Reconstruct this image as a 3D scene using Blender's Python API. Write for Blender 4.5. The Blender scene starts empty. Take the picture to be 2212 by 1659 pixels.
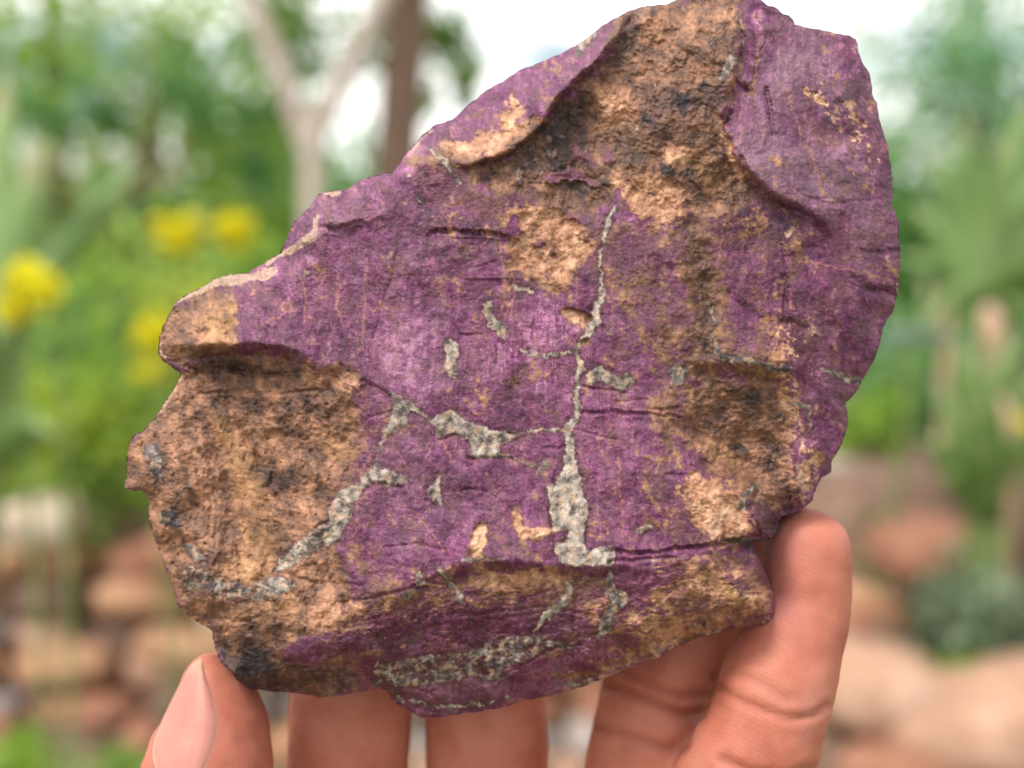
import bpy, bmesh, math, random
import numpy as np
from mathutils import Vector, Matrix
from mathutils.bvhtree import BVHTree
from mathutils.geometry import delaunay_2d_cdt

scene = bpy.context.scene
col = scene.collection
random.seed(7)

# ------------------------------------------------------------------ camera, sky, sun, exposure
HALF = math.radians(25.0)                 # half of the horizontal field of view
TAN = math.tan(HALF)
CAM = Vector((0.0, 0.0, 1.4))
PITCH = math.radians(-10.0)               # looking a little down into the garden
FWD = Vector((0, math.cos(PITCH), math.sin(PITCH)))
UP = Vector((0, -math.sin(PITCH), math.cos(PITCH)))
RIGHT = Vector((1, 0, 0))
D0 = 0.16                                 # the stone is held 16 cm from the lens

cam_data = bpy.data.cameras.new('camera')
cam = bpy.data.objects.new('camera', cam_data)
col.objects.link(cam)
cam.location = CAM
cam.rotation_euler = (math.radians(90) + PITCH, 0, 0)
cam_data.sensor_width = 36
cam_data.lens = 18 / TAN
cam_data.clip_start = 0.01
cam_data.clip_end = 400
cam_data.dof.use_dof = True
cam_data.dof.focus_distance = D0
cam_data.dof.aperture_fstop = cam_data.lens / 4.8      # an opening just under 5 mm wide
scene.camera = cam

SUN_EL, SUN_AZ = math.radians(58), math.radians(-28)   # high, a little left, behind the stone's top
world = bpy.data.worlds.new('World')
scene.world = world
world.use_nodes = True
wn = world.node_tree.nodes
wl = world.node_tree.links
bg = wn['Background']
sky = wn.new('ShaderNodeTexSky')
sky.sky_type = 'NISHITA'
sky.sun_disc = False
sky.sun_elevation = SUN_EL
sky.sun_rotation = SUN_AZ
sky.air_density = 1.0
sky.dust_density = 0.7
sky.ozone_density = 1.0
# broken white cloud over the blue
tc = wn.new('ShaderNodeTexCoord'); mp = wn.new('ShaderNodeMapping'); mp.inputs['Scale'].default_value = (1.6, 1.6, 4.0); mp.inputs['Location'].default_value = (3.1349, 3.6595, 4.2732)
cn = wn.new('ShaderNodeTexNoise'); cn.inputs['Scale'].default_value = 1.5; cn.inputs['Detail'].default_value = 6; cn.inputs['Roughness'].default_value = .55
crp = wn.new('ShaderNodeValToRGB'); crp.color_ramp.elements[0].position = .41; crp.color_ramp.elements[1].position = .52
mxw = wn.new('ShaderNodeMix'); mxw.data_type = 'RGBA'
wl.new(tc.outputs['Generated'], mp.inputs['Vector']); wl.new(mp.outputs[0], cn.inputs['Vector']); wl.new(cn.outputs['Fac'], crp.inputs[0])
wl.new(crp.outputs[0], mxw.inputs[0]); wl.new(sky.outputs[0], mxw.inputs[6]); mxw.inputs[7].default_value = (16.5, 16.3, 15.9, 1)
wl.new(mxw.outputs[2], bg.inputs[0])
bg.inputs[1].default_value = 0.08

sun_d = bpy.data.lights.new('sun', 'SUN')
sun_d.energy = 2.4
sun_d.angle = math.radians(14)
sun_d.color = (1.0, 0.96, 0.9)
sun = bpy.data.objects.new('sun', sun_d)
col.objects.link(sun)
sd = Vector((math.sin(SUN_AZ) * math.cos(SUN_EL), math.cos(SUN_AZ) * math.cos(SUN_EL), math.sin(SUN_EL)))
sd_lamp = Vector((-0.46, -0.30, 0.87)).normalized()
sun.rotation_euler = sd_lamp.to_track_quat('Z', 'Y').to_euler()
sky.sun_elevation = math.asin(sd_lamp.z)
sky.sun_rotation = math.atan2(sd_lamp.x, sd_lamp.y)

scene.view_settings.view_transform = 'Standard'
scene.view_settings.look = 'None'
scene.view_settings.exposure = 0.65
scene.view_settings.gamma = 1.0
scene.cycles.max_bounces = 6
scene.cycles.transparent_max_bounces = 8


# ------------------------------------------------------------------ helpers
def at(px, py, d):
    """point d metres in front of the lens, seen at (px, py) of a 2212 x 1659 picture"""
    return CAM + FWD * d + RIGHT * ((px - 1106) / 1106 * TAN * d) + UP * ((829.5 - py) / 1106 * TAN * d)


def ppm(d):                               # picture units per metre at depth d
    return 1106 / (TAN * d)


def tag(o, label=None, cat=None, group=None, kind=None):
    if label: o['label'] = label
    if cat: o['category'] = cat
    if group: o['group'] = group
    if kind: o['kind'] = kind
    return o


def empty(name, loc):
    o = bpy.data.objects.new(name, None)
    o.location = loc
    o.empty_display_size = 0.02
    col.objects.link(o)
    return o


def mesh_obj(name, verts, faces, mat, parent=None, origin=None, smooth=True):
    """verts in world coordinates; the object's origin is put at `origin` (or at the parent's)"""
    v = np.asarray(verts, dtype=np.float32).reshape(-1, 3)
    if parent is not None:
        o0 = np.array(parent.matrix_world.translation if False else parent.location, dtype=np.float32)
        loc = (0, 0, 0)
        if parent.parent is not None:
            o0 = np.array(parent.parent.location, dtype=np.float32) + o0
    else:
        o0 = np.array(origin if origin is not None else v.mean(axis=0), dtype=np.float32)
        loc = o0
    me = bpy.data.meshes.new(name)
    f = np.asarray(faces, dtype=np.int32)
    me.vertices.add(len(v))
    me.vertices.foreach_set('co', (v - o0).ravel())
    n = f.shape[1]
    me.loops.add(f.size)
    me.loops.foreach_set('vertex_index', f.ravel())
    me.polygons.add(len(f))
    me.polygons.foreach_set('loop_start', np.arange(0, f.size, n, dtype=np.int32))
    me.polygons.foreach_set('use_smooth', np.full(len(f), smooth, dtype=bool))
    me.update(calc_edges=True)
    me.validate()
    me.materials.append(mat)
    o = bpy.data.objects.new(name, me)
    o.location = loc
    col.objects.link(o)
    if parent is not None:
        o.parent = parent
    return o


def attr(o, name, arr):
    a = o.data.attributes.new(name, 'FLOAT', 'POINT')
    a.data.foreach_set('value', np.ascontiguousarray(arr, dtype=np.float32))


# gradient noise, vectorised
_rng = np.random.RandomState(3)
_perm = np.concatenate([_rng.permutation(256)] * 3)
_ang = _rng.rand(256) * 2 * np.pi
_gx, _gy = np.cos(_ang), np.sin(_ang)


def noise(x, y, seed=0):
    x = x + seed * 17.37
    y = y + seed * 9.71
    xi = np.floor(x).astype(np.int64); yi = np.floor(y).astype(np.int64)
    xf = x - xi; yf = y - yi
    u = xf * xf * xf * (xf * (xf * 6 - 15) + 10)
    v = yf * yf * yf * (yf * (yf * 6 - 15) + 10)
    xi &= 255; yi &= 255

    def g(i, j, dx, dy):
        h = _perm[_perm[i & 255] + (j & 255)]
        return _gx[h] * dx + _gy[h] * dy
    a = g(xi, yi, xf, yf); b = g(xi + 1, yi, xf - 1, yf)
    c = g(xi, yi + 1, xf, yf - 1); d = g(xi + 1, yi + 1, xf - 1, yf - 1)
    return ((a + (b - a) * u) + ((c + (d - c) * u) - (a + (b - a) * u)) * v) * 1.5     # about -1..1


def fbm(x, y, octs=4, gain=0.5, seed=0):
    s = 0; a = 1; t = 0
    for k in range(octs):
        s = s + a * noise(x, y, seed + k * 5)
        t += a; a *= gain; x, y = (x * .8 - y * .6) * 2.03, (x * .6 + y * .8) * 2.03
    return s / t


def ridged(x, y, octs=4, seed=0):
    s = 0; a = 1; t = 0
    for k in range(octs):
        s = s + a * (1 - 2 * np.abs(noise(x, y, seed + k * 5)))
        t += a; a *= 0.55; x, y = (x * .8 - y * .6) * 2.03, (x * .6 + y * .8) * 2.03
    return s / t


def sstep(a, b, x):
    t = np.clip((x - a) / (b - a), 0, 1)
    return t * t * (3 - 2 * t)


# material helpers
class NT:
    def __init__(self, name):
        self.m = bpy.data.materials.new(name)
        self.m.use_nodes = True
        self.n = self.m.node_tree.nodes
        self.l = self.m.node_tree.links
        self.b = self.n['Principled BSDF']

    def node(self, t, **kw):
        x = self.n.new(t)
        for k, v in kw.items(): setattr(x, k, v)
        return x

    def link(self, a, b): self.l.new(a, b)

    def attr(self, name):
        x = self.node('ShaderNodeAttribute'); x.attribute_name = name
        return x.outputs['Fac']

    def val(self, sock, v):
        if isinstance(v, (int, float)): sock.default_value = v
        elif isinstance(v, tuple): sock.default_value = (*v, 1) if len(v) == 3 else v
        else: self.link(v, sock)

    def mix(self, f, a, b, mode='MIX'):
        x = self.node('ShaderNodeMix', data_type='RGBA', blend_type=mode)
        self.val(x.inputs[0], f); self.val(x.inputs[6], a); self.val(x.inputs[7], b)
        return x.outputs[2]

    def math(self, op, a, b=0.0, clamp=False):
        x = self.node('ShaderNodeMath', operation=op, use_clamp=clamp)
        self.val(x.inputs[0], a); self.val(x.inputs[1], b)
        return x.outputs[0]

    def ramp(self, f, stops):
        x = self.node('ShaderNodeValToRGB')
        e = x.color_ramp.elements
        while len(e) < len(stops): e.new(0.5)
        for i, (p, c) in enumerate(stops):
            e[i].position = p; e[i].color = (*c, 1)
        self.link(f, x.inputs[0])
        return x.outputs[0]

    def noise(self, scale, detail=4, rough=0.55, vec=None, distortion=0.0):
        x = self.node('ShaderNodeTexNoise')
        x.inputs['Scale'].default_value = scale; x.inputs['Detail'].default_value = detail
        x.inputs['Roughness'].default_value = rough; x.inputs['Distortion'].default_value = distortion
        if vec is not None: self.link(vec, x.inputs['Vector'])
        return x.outputs['Fac']

    def coords(self, which='Object', scale=None):
        x = self.node('ShaderNodeTexCoord').outputs[which]
        if scale is not None:
            m = self.node('ShaderNodeMapping'); m.inputs['Scale'].default_value = scale
            self.link(x, m.inputs['Vector']); x = m.outputs[0]
        return x

    def bump(self, h, strength, dist):
        x = self.node('ShaderNodeBump')
        x.inputs['Strength'].default_value = strength; x.inputs['Distance'].default_value = dist
        self.link(h, x.inputs['Height'])
        return x.outputs[0]

    def out(self, color=None, rough=None, normal=None, **kw):
        if color is not None: self.val(self.b.inputs['Base Color'], color)
        if rough is not None: self.val(self.b.inputs['Roughness'], rough)
        if normal is not None: self.link(normal, self.b.inputs['Normal'])
        for k, v in kw.items(): self.val(self.b.inputs[k.replace('_', ' ')], v)
        return self.m


def srgb(r, g, b):
    f = lambda c: (c / 255 / 12.92) if c <= 10 else ((c / 255 + 0.055) / 1.055) ** 2.4
    return (f(r), f(g), f(b))

# ================================================================== THE GARDEN BEHIND
def ground_mat():
    t = NT('garden_soil')
    co = t.coords('Object')
    a = t.noise(1.3, 5, .6, co); b = t.noise(9, 5, .7, co)
    c = t.ramp(a, [(0.3, (0.05, 0.09, 0.02)), (0.5, (0.11, 0.12, 0.04)), (0.7, (0.20, 0.11, 0.06))])
    c = t.mix(.5, c, t.ramp(b, [(0.3, (.04, .04, .02)), (.7, (.22, .17, .10))]))
    return t.out(c, .95, t.bump(b, .8, .03))


gm = ground_mat()
gs = []
N = 60
for j in range(N + 1):
    for i in range(N + 1):
        u = (i / N * 2 - 1); v = (j / N * 2 - 1)
        x = 160 * u * abs(u) ** 1.6; y = 160 * v * abs(v) ** 1.6
        r = math.hypot(x, y)
        z = -0.02 + 0.05 * math.sin(x * 1.7 + 1) * math.cos(y * 1.3) + max(0, (r - 25)) * 0.02
        gs.append((x, y, z))
gf = [(j * (N + 1) + i, j * (N + 1) + i + 1, (j + 1) * (N + 1) + i + 1, (j + 1) * (N + 1) + i) for j in range(N) for i in range(N)]
tag(mesh_obj('ground', gs, gf, gm, origin=(0, 0, 0)), kind='structure')


def leaf_mat(name, cols, rough=.5, trans=.48):
    t = NT(name)
    v = t.attr('shade')
    n = len(cols)
    c = t.ramp(v, [(i / (n - 1), cc) for i, cc in enumerate(cols)])
    m = t.out(c, rough)
    tr = t.node('ShaderNodeBsdfTranslucent'); t.link(c, tr.inputs[0])
    mx = t.node('ShaderNodeMixShader'); mx.inputs[0].default_value = trans
    t.link(t.b.outputs[0], mx.inputs[1]); t.link(tr.outputs[0], mx.inputs[2])
    t.link(mx.outputs[0], t.n['Material Output'].inputs[0])
    return m


def bark_mat(name, c0, c1, sc=20):
    t = NT(name)
    co = t.coords('Object', (1, 1, .25))
    a = t.noise(sc, 5, .65, co)
    return t.out(t.ramp(a, [(.3, c0), (.7, c1)]), .85, t.bump(a, .6, .01))


M_far = leaf_mat('far_foliage', [(.05, .11, .015), (.18, .33, .04), (.36, .54, .10), (.52, .64, .32)])
M_mid = leaf_mat('bright_foliage', [(.05, .11, .012), (.20, .36, .03), (.42, .60, .08), (.58, .68, .28)])
M_blue = leaf_mat('bluish_foliage', [(.04, .12, .03), (.12, .30, .07), (.24, .44, .15), (.38, .54, .32)])
M_lime = leaf_mat('lime_foliage', [(.16, .24, .03), (.38, .48, .05), (.55, .62, .08), (.66, .66, .16)])
M_grey = leaf_mat('grey_green_foliage', [(.07, .11, .05), (.16, .22, .12), (.26, .33, .20), (.40, .46, .34)])
M_dry = leaf_mat('dry_foliage', [(.07, .06, .03), (.20, .15, .07), (.34, .26, .14), (.46, .36, .22)])
M_yel = leaf_mat('yellow_petals', [(.62, .56, .005), (.82, .74, .005), (.90, .82, .01)], .6, .3)
M_sword = leaf_mat('sword_leaf', [(.13, .24, .06), (.26, .40, .12), (.36, .50, .20), (.48, .48, .26)])
M_pale_leaf = leaf_mat('pale_leaf', [(.30, .42, .32), (.45, .56, .48), (.6, .68, .6)])
M_bark_pale = bark_mat('pale_bark', (.40, .31, .26), (.56, .46, .40))
M_bark_brown = bark_mat('brown_bark', (.15, .085, .06), (.25, .15, .11))
M_bark_dark = bark_mat('dark_bark', (.05, .035, .025), (.14, .09, .06))
M_aloe_stem = bark_mat('aloe_stem', (.16, .15, .07), (.30, .25, .15))
M_stem = bark_mat('green_stem', (.12, .18, .04), (.24, .30, .10))


def tube(pts, n=10):
    """pts: (Vector, radius) -> verts, quads (as a list)"""
    V, F = [], []
    for i, (p, r) in enumerate(pts):
        a = pts[max(0, i - 1)][0]; b = pts[min(len(pts) - 1, i + 1)][0]
        d = (b - a).normalized()
        s = d.cross(Vector((0.3, 1, 0.1))).normalized(); t = d.cross(s)
        for k in range(n):
            an = 2 * math.pi * k / n
            rr = r * (1 + .08 * math.sin(3 * an + i * 1.3) + .05 * math.sin(5 * an + i * 2.1))
            V.append(p + s * math.cos(an) * rr + t * math.sin(an) * rr)
    for i in range(len(pts) - 1):
        for k in range(n):
            F.append((i * n + k, i * n + (k + 1) % n, (i + 1) * n + (k + 1) % n, (i + 1) * n + k))
    return V, F


def tubes(lst, n=10):
    V, F = [], []
    for p in lst:
        v, f = tube(p, n); o = len(V)
        V += v; F += [tuple(a + o for a in q) for q in f]
    return V, F


def bend(p, q, r0, r1, k=8, wob=.05, seed=0):
    rr = random.Random(seed)
    L = (q - p).length; out = []
    w = Vector((rr.uniform(-1, 1), rr.uniform(-1, 1), 0)) * wob * L
    for i in range(k + 1):
        t = i / k
        out.append((p.lerp(q, t) + w * math.sin(t * math.pi * 1.6), r0 + (r1 - r0) * t))
    return out


def leaves(name, blobs, n, size, mat, parent, seed=0, aspect=.5, clump=.22, droop=0.0):
    """blobs: [(centre Vector, (rx, ry, rz), weight)]; leaf faces gathered in clumps"""
    r = np.random.RandomState(seed)
    w = np.array([b[2] for b in blobs], float); w /= w.sum()
    P = []
    S = []
    for (c, rad, _), wk in zip(blobs, w):
        m = int(n * wk); nc = max(6, m // 28)
        d = r.normal(size=(nc, 3)); d /= np.linalg.norm(d, axis=1)[:, None]
        cc = d * (r.rand(nc, 1) ** .45)
        which = r.randint(nc, size=m)
        q = cc[which] + r.normal(size=(m, 3)) * clump
        P.append(np.array(c) + q * np.array(rad))
        sh = r.rand(nc)[which] * .55 + r.rand(m) * .45
        S.append(sh)
    P = np.vstack(P); S = np.concatenate(S); m = len(P)
    a = r.normal(size=(m, 3)); a[:, 2] -= droop; a /= np.linalg.norm(a, axis=1)[:, None]
    b = r.normal(size=(m, 3)); b -= (b * a).sum(1)[:, None] * a; b /= np.linalg.norm(b, axis=1)[:, None]
    nn = np.cross(a, b)
    s = size * (.6 + .8 * r.rand(m))[:, None]
    v0 = P - a * s * .5; v2 = P + a * s * .5
    v1 = P + b * s * aspect * .5 + nn * s * .08; v3 = P - b * s * aspect * .5 + nn * s * .08
    V = np.stack([v0, v1, v2, v3], 1).reshape(-1, 3)
    F = np.arange(4 * m).reshape(-1, 4)
    o = mesh_obj(name, V, F, mat, parent, origin=None if parent else tuple(P.mean(0)), smooth=False)
    attr(o, 'shade', np.repeat(S, 4))
    return o


def on_ground(px, py, d):
    p = at(px, py, d); return Vector((p.x, p.y, 0.0))


def tree(label, base, stems, blobs, n, size, fm, bm, seed, name='leafy_tree', group=None):
    r = empty(name, base)
    V, F = tubes(stems)
    mesh_obj('trunk', V, F, bm, r)
    leaves('crown', blobs, n, size, fm, r, seed, clump=.16)
    tag(r, label, 'tree', group)
    return r


# --- tree with the pale forked trunk
d = 4.0; k = ppm(d)
b0 = on_ground(676, 1400, d)
fork = at(668, 318, d)
stems = [bend(b0, fork, .042, .038, 10, .012, 1),
         [(fork + (at(538, -20, d) - fork) * t, .042 - .006 * t) for t in (-.04, .2, .4, .6, .8, 1)] + [(at(420, -600, d + .2), .03)],
         [(fork + (at(838, -20, d) - fork) * t, .042 - .006 * t) for t in (-.04, .2, .4, .6, .8, 1)] + [(at(990, -600, d + .2), .03)]]
tree('slender tree with a pale beige trunk forking into a V left of the stone', b0, stems,
     [(at(450, -420, d), (.9, .8, .55), 1), (at(980, -480, d), (.9, .8, .5), 1), (at(690, 60, d + .8), (.60, .3, .42), .7)], 3000, .075, M_far, M_bark_pale, 11, 'forked_tree')
# --- brown straight trunk
d = 4.6
b1 = on_ground(845, 1300, d)
stems = [[(b1, .085)] + [(at(x, y, d), r_) for x, y, r_ in ((838, 900, .105), (845, 500, .10), (858, 300, .098), (880, 60, .094), (888, -80, .09), (900, -700, .055), (940, -1300, .03))],
         [(at(892, -300, d), .04), (at(1040, -560, d), .025), (at(1200, -800, d - .2), .012)], [(at(892, -360, d), .04), (at(720, -640, d), .025), (at(600, -900, d - .2), .012)]]
tree('tree with one straight brown trunk beside the sunlit gap in the leaves', b1, stems,
     [(at(900, -900, d), (1.3, 1.1, .7), 1), (at(975, 110, d + .5), (.13, .2, .32), .10)], 3400, .085, M_far, M_bark_brown, 12, 'straight_tree')
# --- big leafy tree filling the left
d = 5.4
b2 = on_ground(215, 1300, d)
stems = [bend(b2, at(205, 640, d), .10, .085, 6, .02, 3), bend(at(205, 650, d), at(60, -100, d), .08, .03, 6, .05, 4), bend(at(205, 640, d), at(420, 60, d), .06, .02, 6, .05, 5)]
tree('broad leafy tree with a dark trunk filling the left side of the garden', b2, stems,
     [(at(150, 150, d), (1.05, .8, .72), 3.2), (at(470, 260, d + .3), (.62, .5, .75), 2.0), (at(-300, 200, d), (1.0, .8, 1.0), 2), (at(240, -350, d), (1.5, .9, .5), 1.6), (at(600, 480, d + .6), (.5, .4, .36), .9)], 6400, .085, M_mid, M_bark_dark, 13, 'broad_tree')
# --- a slim young tree with bluish leaves in front of the broad one
d = 4.4
b3 = on_ground(330, 1300, d)
tree('slim young tree with bluish leaves in front of the broad tree', b3, [bend(b3, at(300, 300, d), .03, .015, 8, .03, 91), bend(at(305, 500, d), at(470, 160, d), .014, .005, 5, .05, 92), bend(at(304, 450, d), at(150, 260, d), .014, .005, 5, .05, 93), bend(at(302, 380, d), at(330, 60, d), .012, .004, 5, .05, 94)],
     [(at(150, 240, d), (.30, .3, .16), .7), (at(460, 190, d), (.26, .3, .20), .8), (at(330, 420, d), (.22, .3, .16), .5), (at(610, 300, d + .2), (.20, .2, .3), .6)], 1000, .075, M_blue, M_bark_brown, 15, 'young_tree')
# --- farther trees
d = 9.0
for i, (x, y, rx, rz, n, lab, fm) in enumerate((
        (700, 400, 1.15, 1.1, 2900, 'far green tree seen between the forked trunk and the brown trunk', M_blue),
        (60, 660, 2.6, 1.05, 4200, 'dark far tree low behind the broad leafy tree at the left', M_far),
        (2130, 240, 1.35, 1.15, 4400, 'hazy blue green tree at the upper right beyond the garden', M_blue),
        (2620, 200, 1.5, 2.1, 3600, 'far tree just beyond the right edge of the garden', M_far),
        (1350, 640, 2.4, 1.1, 4200, 'low far tree hidden mostly behind the purple stone', M_far),
        (3100, 420, 1.9, 1.5, 2600, 'bushy far tree past the right edge of the garden', M_far),
        (3900, 480, 2.0, 1.3, 2600, 'low far tree well past the right edge of the garden', M_blue),
        (1900, 560, 1.5, 1.05, 3800, 'pale green far tree low at the right of the stone', M_blue))):
    c = at(x, y, d)
    bb = Vector((c.x, c.y, 0))
    tree(lab, bb, [bend(bb, c, .13, .06, 6, .03, 20 + i)], [(c, (rx, 1.0, rz), 1), (Vector((c.x, c.y, max(.7, c.z - rz))), (rx * 1.05, 1.0, .8), .8)], n, .13, fm, M_bark_dark, 30 + i, 'far_tree')


# --- low shrubs
def shrub(label, px, py, d, rx, rz, n, size, fm, seed, name='shrub', aspect=.5):
    c = at(px, py, d)
    b = Vector((c.x, c.y, 0))
    r = empty(name, b)
    V, F = tubes([bend(b + Vector((random.uniform(-.05, .05), 0, 0)), c + Vector((random.uniform(-rx, rx) * .6, random.uniform(-.1, .1), random.uniform(-.2, .6) * rz)), .012, .005, 5, .05, seed + q) for q in range(6)], 6)
    mesh_obj('stem', V, F, M_stem, r)
    leaves('foliage', [(c, (rx, min(rx, .5), rz), 1.2), (Vector((c.x, c.y, max(.15, c.z - rz * .9))), (rx * .9, min(rx, .45), rz * .6), .6)], n, size, fm, r, seed, aspect)
    tag(r, label, 'shrub')
    return r


shrub('bright green shrub under the yellow flowers at the left', 420, 760, 3.3, .42, .34, 2400, .06, M_mid, 41)
shrub('dense green shrub left of the stone above the garden wall', 120, 960, 3.4, .50, .20, 2400, .055, M_mid, 42)
shrub('yellow green feathery shrub beside the brown nose of the stone', 405, 690, 2.9, .12, .10, 1300, .04, M_lime, 57)
shrub('blue green shrub behind the wall at the far left', 40, 760, 4.0, .45, .32, 1700, .07, M_blue, 43)
shrub('olive shrub behind the pale forked trunk', 620, 560, 4.9, .40, .34, 1700, .07, M_far, 44)
shrub('brownish dry shrub under the broad tree', 240, 640, 4.7, .42, .40, 1500, .06, M_dry, 45)
shrub('lime green weeds behind the wall at the far left', 150, 880, 3.1, .30, .10, 900, .05, M_lime, 58)
shrub('low shrub hidden behind the lower part of the stone', 900, 1000, 4.2, .8, .35, 2200, .07, M_far, 46)
shrub('green shrub behind the fingers beneath the stone', 1330, 1130, 4.0, .75, .25, 2000, .06, M_mid, 47)
shrub('light green shrub right of the stone at its middle height', 1960, 860, 3.0, .20, .26, 1500, .05, M_blue, 48)
shrub('dark green shrub between the agaves and the rockery', 2150, 1010, 3.1, .22, .20, 1500, .05, M_far, 49)
shrub('bright green tuft of leaves right above the little fingertip', 1880, 960, 2.8, .11, .14, 900, .04, M_mid, 50)
shrub('grey green cushion plant growing between the rockery stones', 2120, 1310, 2.25,   .14, .11, 900, .035, M_grey, 51)
shrub('bluish plant squeezed between fingertip and domed stone', 1880, 1150, 2.5, .05, .09, 500, .03, M_blue, 52)
shrub('yellow green tuft on the large smooth boulder', 2110, 1455, 2.1, .10, .035, 500, .03, M_mid, 53)
shrub('young green plant at the lower left corner', 60, 1630, 2.4, .10, .05, 500, .035, M_mid, 54)
shrub('green plant at the foot of the wall below the thumb', 250, 1680, 2.3, .10, .035, 350, .035, M_far, 55)
shrub('leafy plant seen in the gap between middle and ring finger', 1225, 1540, 3.0, .10, .08, 500, .04, M_mid, 56)


# --- sword leaved plants: every leaf a part
def blade(p0, p1, w, sag, mat, parent, thick=.004, side=None, seed=0, name='leaf', tipw=.05):
    n = 12
    ax = p1 - p0
    s = ax.cross(Vector((0, 1, 0)) if side is None else side).normalized()
    nrm = s.cross(ax).normalized()
    V, F = [], []
    for i in range(n + 1):
        t = i / n
        p = p0 + ax * t + Vector((0, 0, -sag)) * (4 * t * (1 - t) - 2 * t * t) * -1 * .5
        ww = w * (max(tipw, math.sin(math.pi * min(1, .28 + .72 * t)) ** .8))
        for q, h in ((-1, .18), (-.5, .02), (0, -.06), (.5, .02), (1, .18)):
            V.append(p + s * ww * .5 * q + nrm * ww * h)
        for q, h in ((1, .16), (0, -.10), (-1, .16)):
            V.append(p + s * ww * .5 * q * .96 + nrm * (ww * h - thick))
    k = 8
    for i in range(n):
        for q in range(k): F.append((i * k + q, i * k + (q + 1) % k, (i + 1) * k + (q + 1) % k, (i + 1) * k + q))
    o = mesh_obj(name, V, F, mat, parent)
    rr = random.Random(seed)
    base = rr.uniform(.2, .55)
    attr(o, 'shade', np.repeat(np.clip(base + .12 * np.sin(np.arange(n + 1) * .7) + np.where(np.arange(n + 1) > n - 3, .4, 0), 0, 1), 8))
    return o


def sword_plant(label, base, tips, w, mat, name, cat='agave', sag=.05, d=None, stem=None):
    r = empty(name, base)
    for i, (tx, ty, td) in enumerate(tips):
        blade(stem or base, at(tx, ty, td), w * random.uniform(.85, 1.15), sag * random.uniform(.3, 1.2), mat, r, seed=i + int(w * 1000))
    tag(r, label, cat)
    return r


c0 = at(20, 800, 1.5)
r = empty('sword_leaved_plant', Vector((c0.x - .25, c0.y, 0)))
root = Vector((c0.x - .12, c0.y, .55))
V, F = tubes([bend(Vector((c0.x - .25, c0.y, 0)), root, .05, .04, 5, .02, 77)], 8)
mesh_obj('stem', V, F, M_stem, r)
for i, (p0, p1, w) in enumerate(((at(-40, 900, 1.5), at(95, 262, 1.5), .085), (at(-20, 760, 1.45), at(300, 318, 1.6), .05), (at(-60, 760, 1.5), at(10, 120, 1.7), .08), (at(-60, 860, 1.4), at(-260, 420, 1.3), .09),
                                 (at(-20, 1000, 1.5), at(120, 880, 1.2), .06), (at(-60, 900, 1.5), at(-380, 800, 1.5), .08), (at(-80, 900, 1.55), at(-120, 260, 1.9), .08))):
    blade(p0, p1, w, .03, M_sword, r, seed=i, tipw=.5 if i == 0 else .1)
    V, F = tubes([[(root, .022), (root.lerp(p0, .5), .02), (p0 + (p1 - p0) * .1, .012)]], 6)
    mesh_obj('leaf_base', V, F, M_stem, r)
tag(r, 'large pale green sword leaves rising at the left edge of the picture', 'agave')

c1 = at(2140, 640, 2.4)
sword_plant('spiky aloe with arching grey green leaves at the right, highest of the aloes', Vector((c1.x, c1.y, 0)),
            [(2010, 300, 2.5), (2080, 220, 2.4), (2170, 250, 2.3), (2260, 330, 2.4), (2330, 420, 2.4), (1975, 420, 2.5), (1950, 540, 2.4), (2310, 560, 2.2), (2120, 330, 2.7), (2230, 180, 2.7), (2000, 660, 2.2), (2280, 700, 2.3)],
            .06, M_sword, 'aloe_plant', 'aloe', .04, stem=c1)
V, F = tubes([bend(Vector((c1.x, c1.y, 0)), c1, .016, .013, 6, .02, 5)], 8)
mesh_obj('stem', V, F, M_aloe_stem, [o for o in col.objects if o.name.startswith('aloe_plant')][-1])
c2 = at(2050, 1150, 3.2)
sword_plant('large agave with long upright green leaves behind the rockery at the right', Vector((c2.x, c2.y, 0)),
            [(1950, 640, 3.2), (2000, 560, 3.3), (2080, 540, 3.2), (2150, 600, 3.1), (2230, 700, 3.2), (1905, 800, 3.1), (1890, 950, 3.0), (2260, 900, 3.0), (2120, 760, 2.9), (2010, 780, 2.9), (1960, 900, 2.8), (2200, 1000, 2.8)], .085, M_sword, 'low_aloe', 'agave', .03, stem=c2)
V, F = tubes([bend(Vector((c2.x, c2.y, 0)), c2, .02, .012, 6, .02, 6)], 8)
mesh_obj('stem', V, F, M_stem, [o for o in col.objects if o.name.startswith('low_aloe')][-1])
c4 = at(2140, 1120, 2.25)
sword_plant('smaller agave with upright green leaves in front of the large one at the right edge', Vector((c4.x, c4.y, 0)),
            [(2020, 800, 2.25), (2070, 700, 2.25), (2120, 720, 2.2), (2180, 690, 2.25), (2250, 760, 2.2), (1985, 920, 2.2), (2290, 880, 2.2), (2150, 800, 2.1), (2085, 850, 2.1), (2210, 900, 2.1), (2030, 1000, 2.1), (2120, 940, 2.05)], .062, M_sword, 'small_agave', 'agave', .03, stem=c4)
V, F = tubes([bend(Vector((c4.x, c4.y, 0)), c4, .05, .04, 6, .02, 6)], 8)
mesh_obj('stem', V, F, M_stem, [o for o in col.objects if o.name.startswith('small_agave')][-1])
# one broad pale leaf
c3 = at(1965, 745, 2.3)
r = empty('broad_leaved_plant', Vector((c3.x, c3.y, 0)))
blade(at(1900, 735, 2.3), at(2080, 735, 2.3), .085, .0, M_pale_leaf, r, side=Vector((0, .5, 1)), seed=3)
V, F = tubes([bend(Vector((c3.x, c3.y, 0)), at(1930, 745, 2.3), .01, .006, 6, .04, 8)], 6)
mesh_obj('stem', V, F, M_stem, r)
tag(r, 'plant with one broad whitish green leaf just right of the stone', 'plant')
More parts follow.
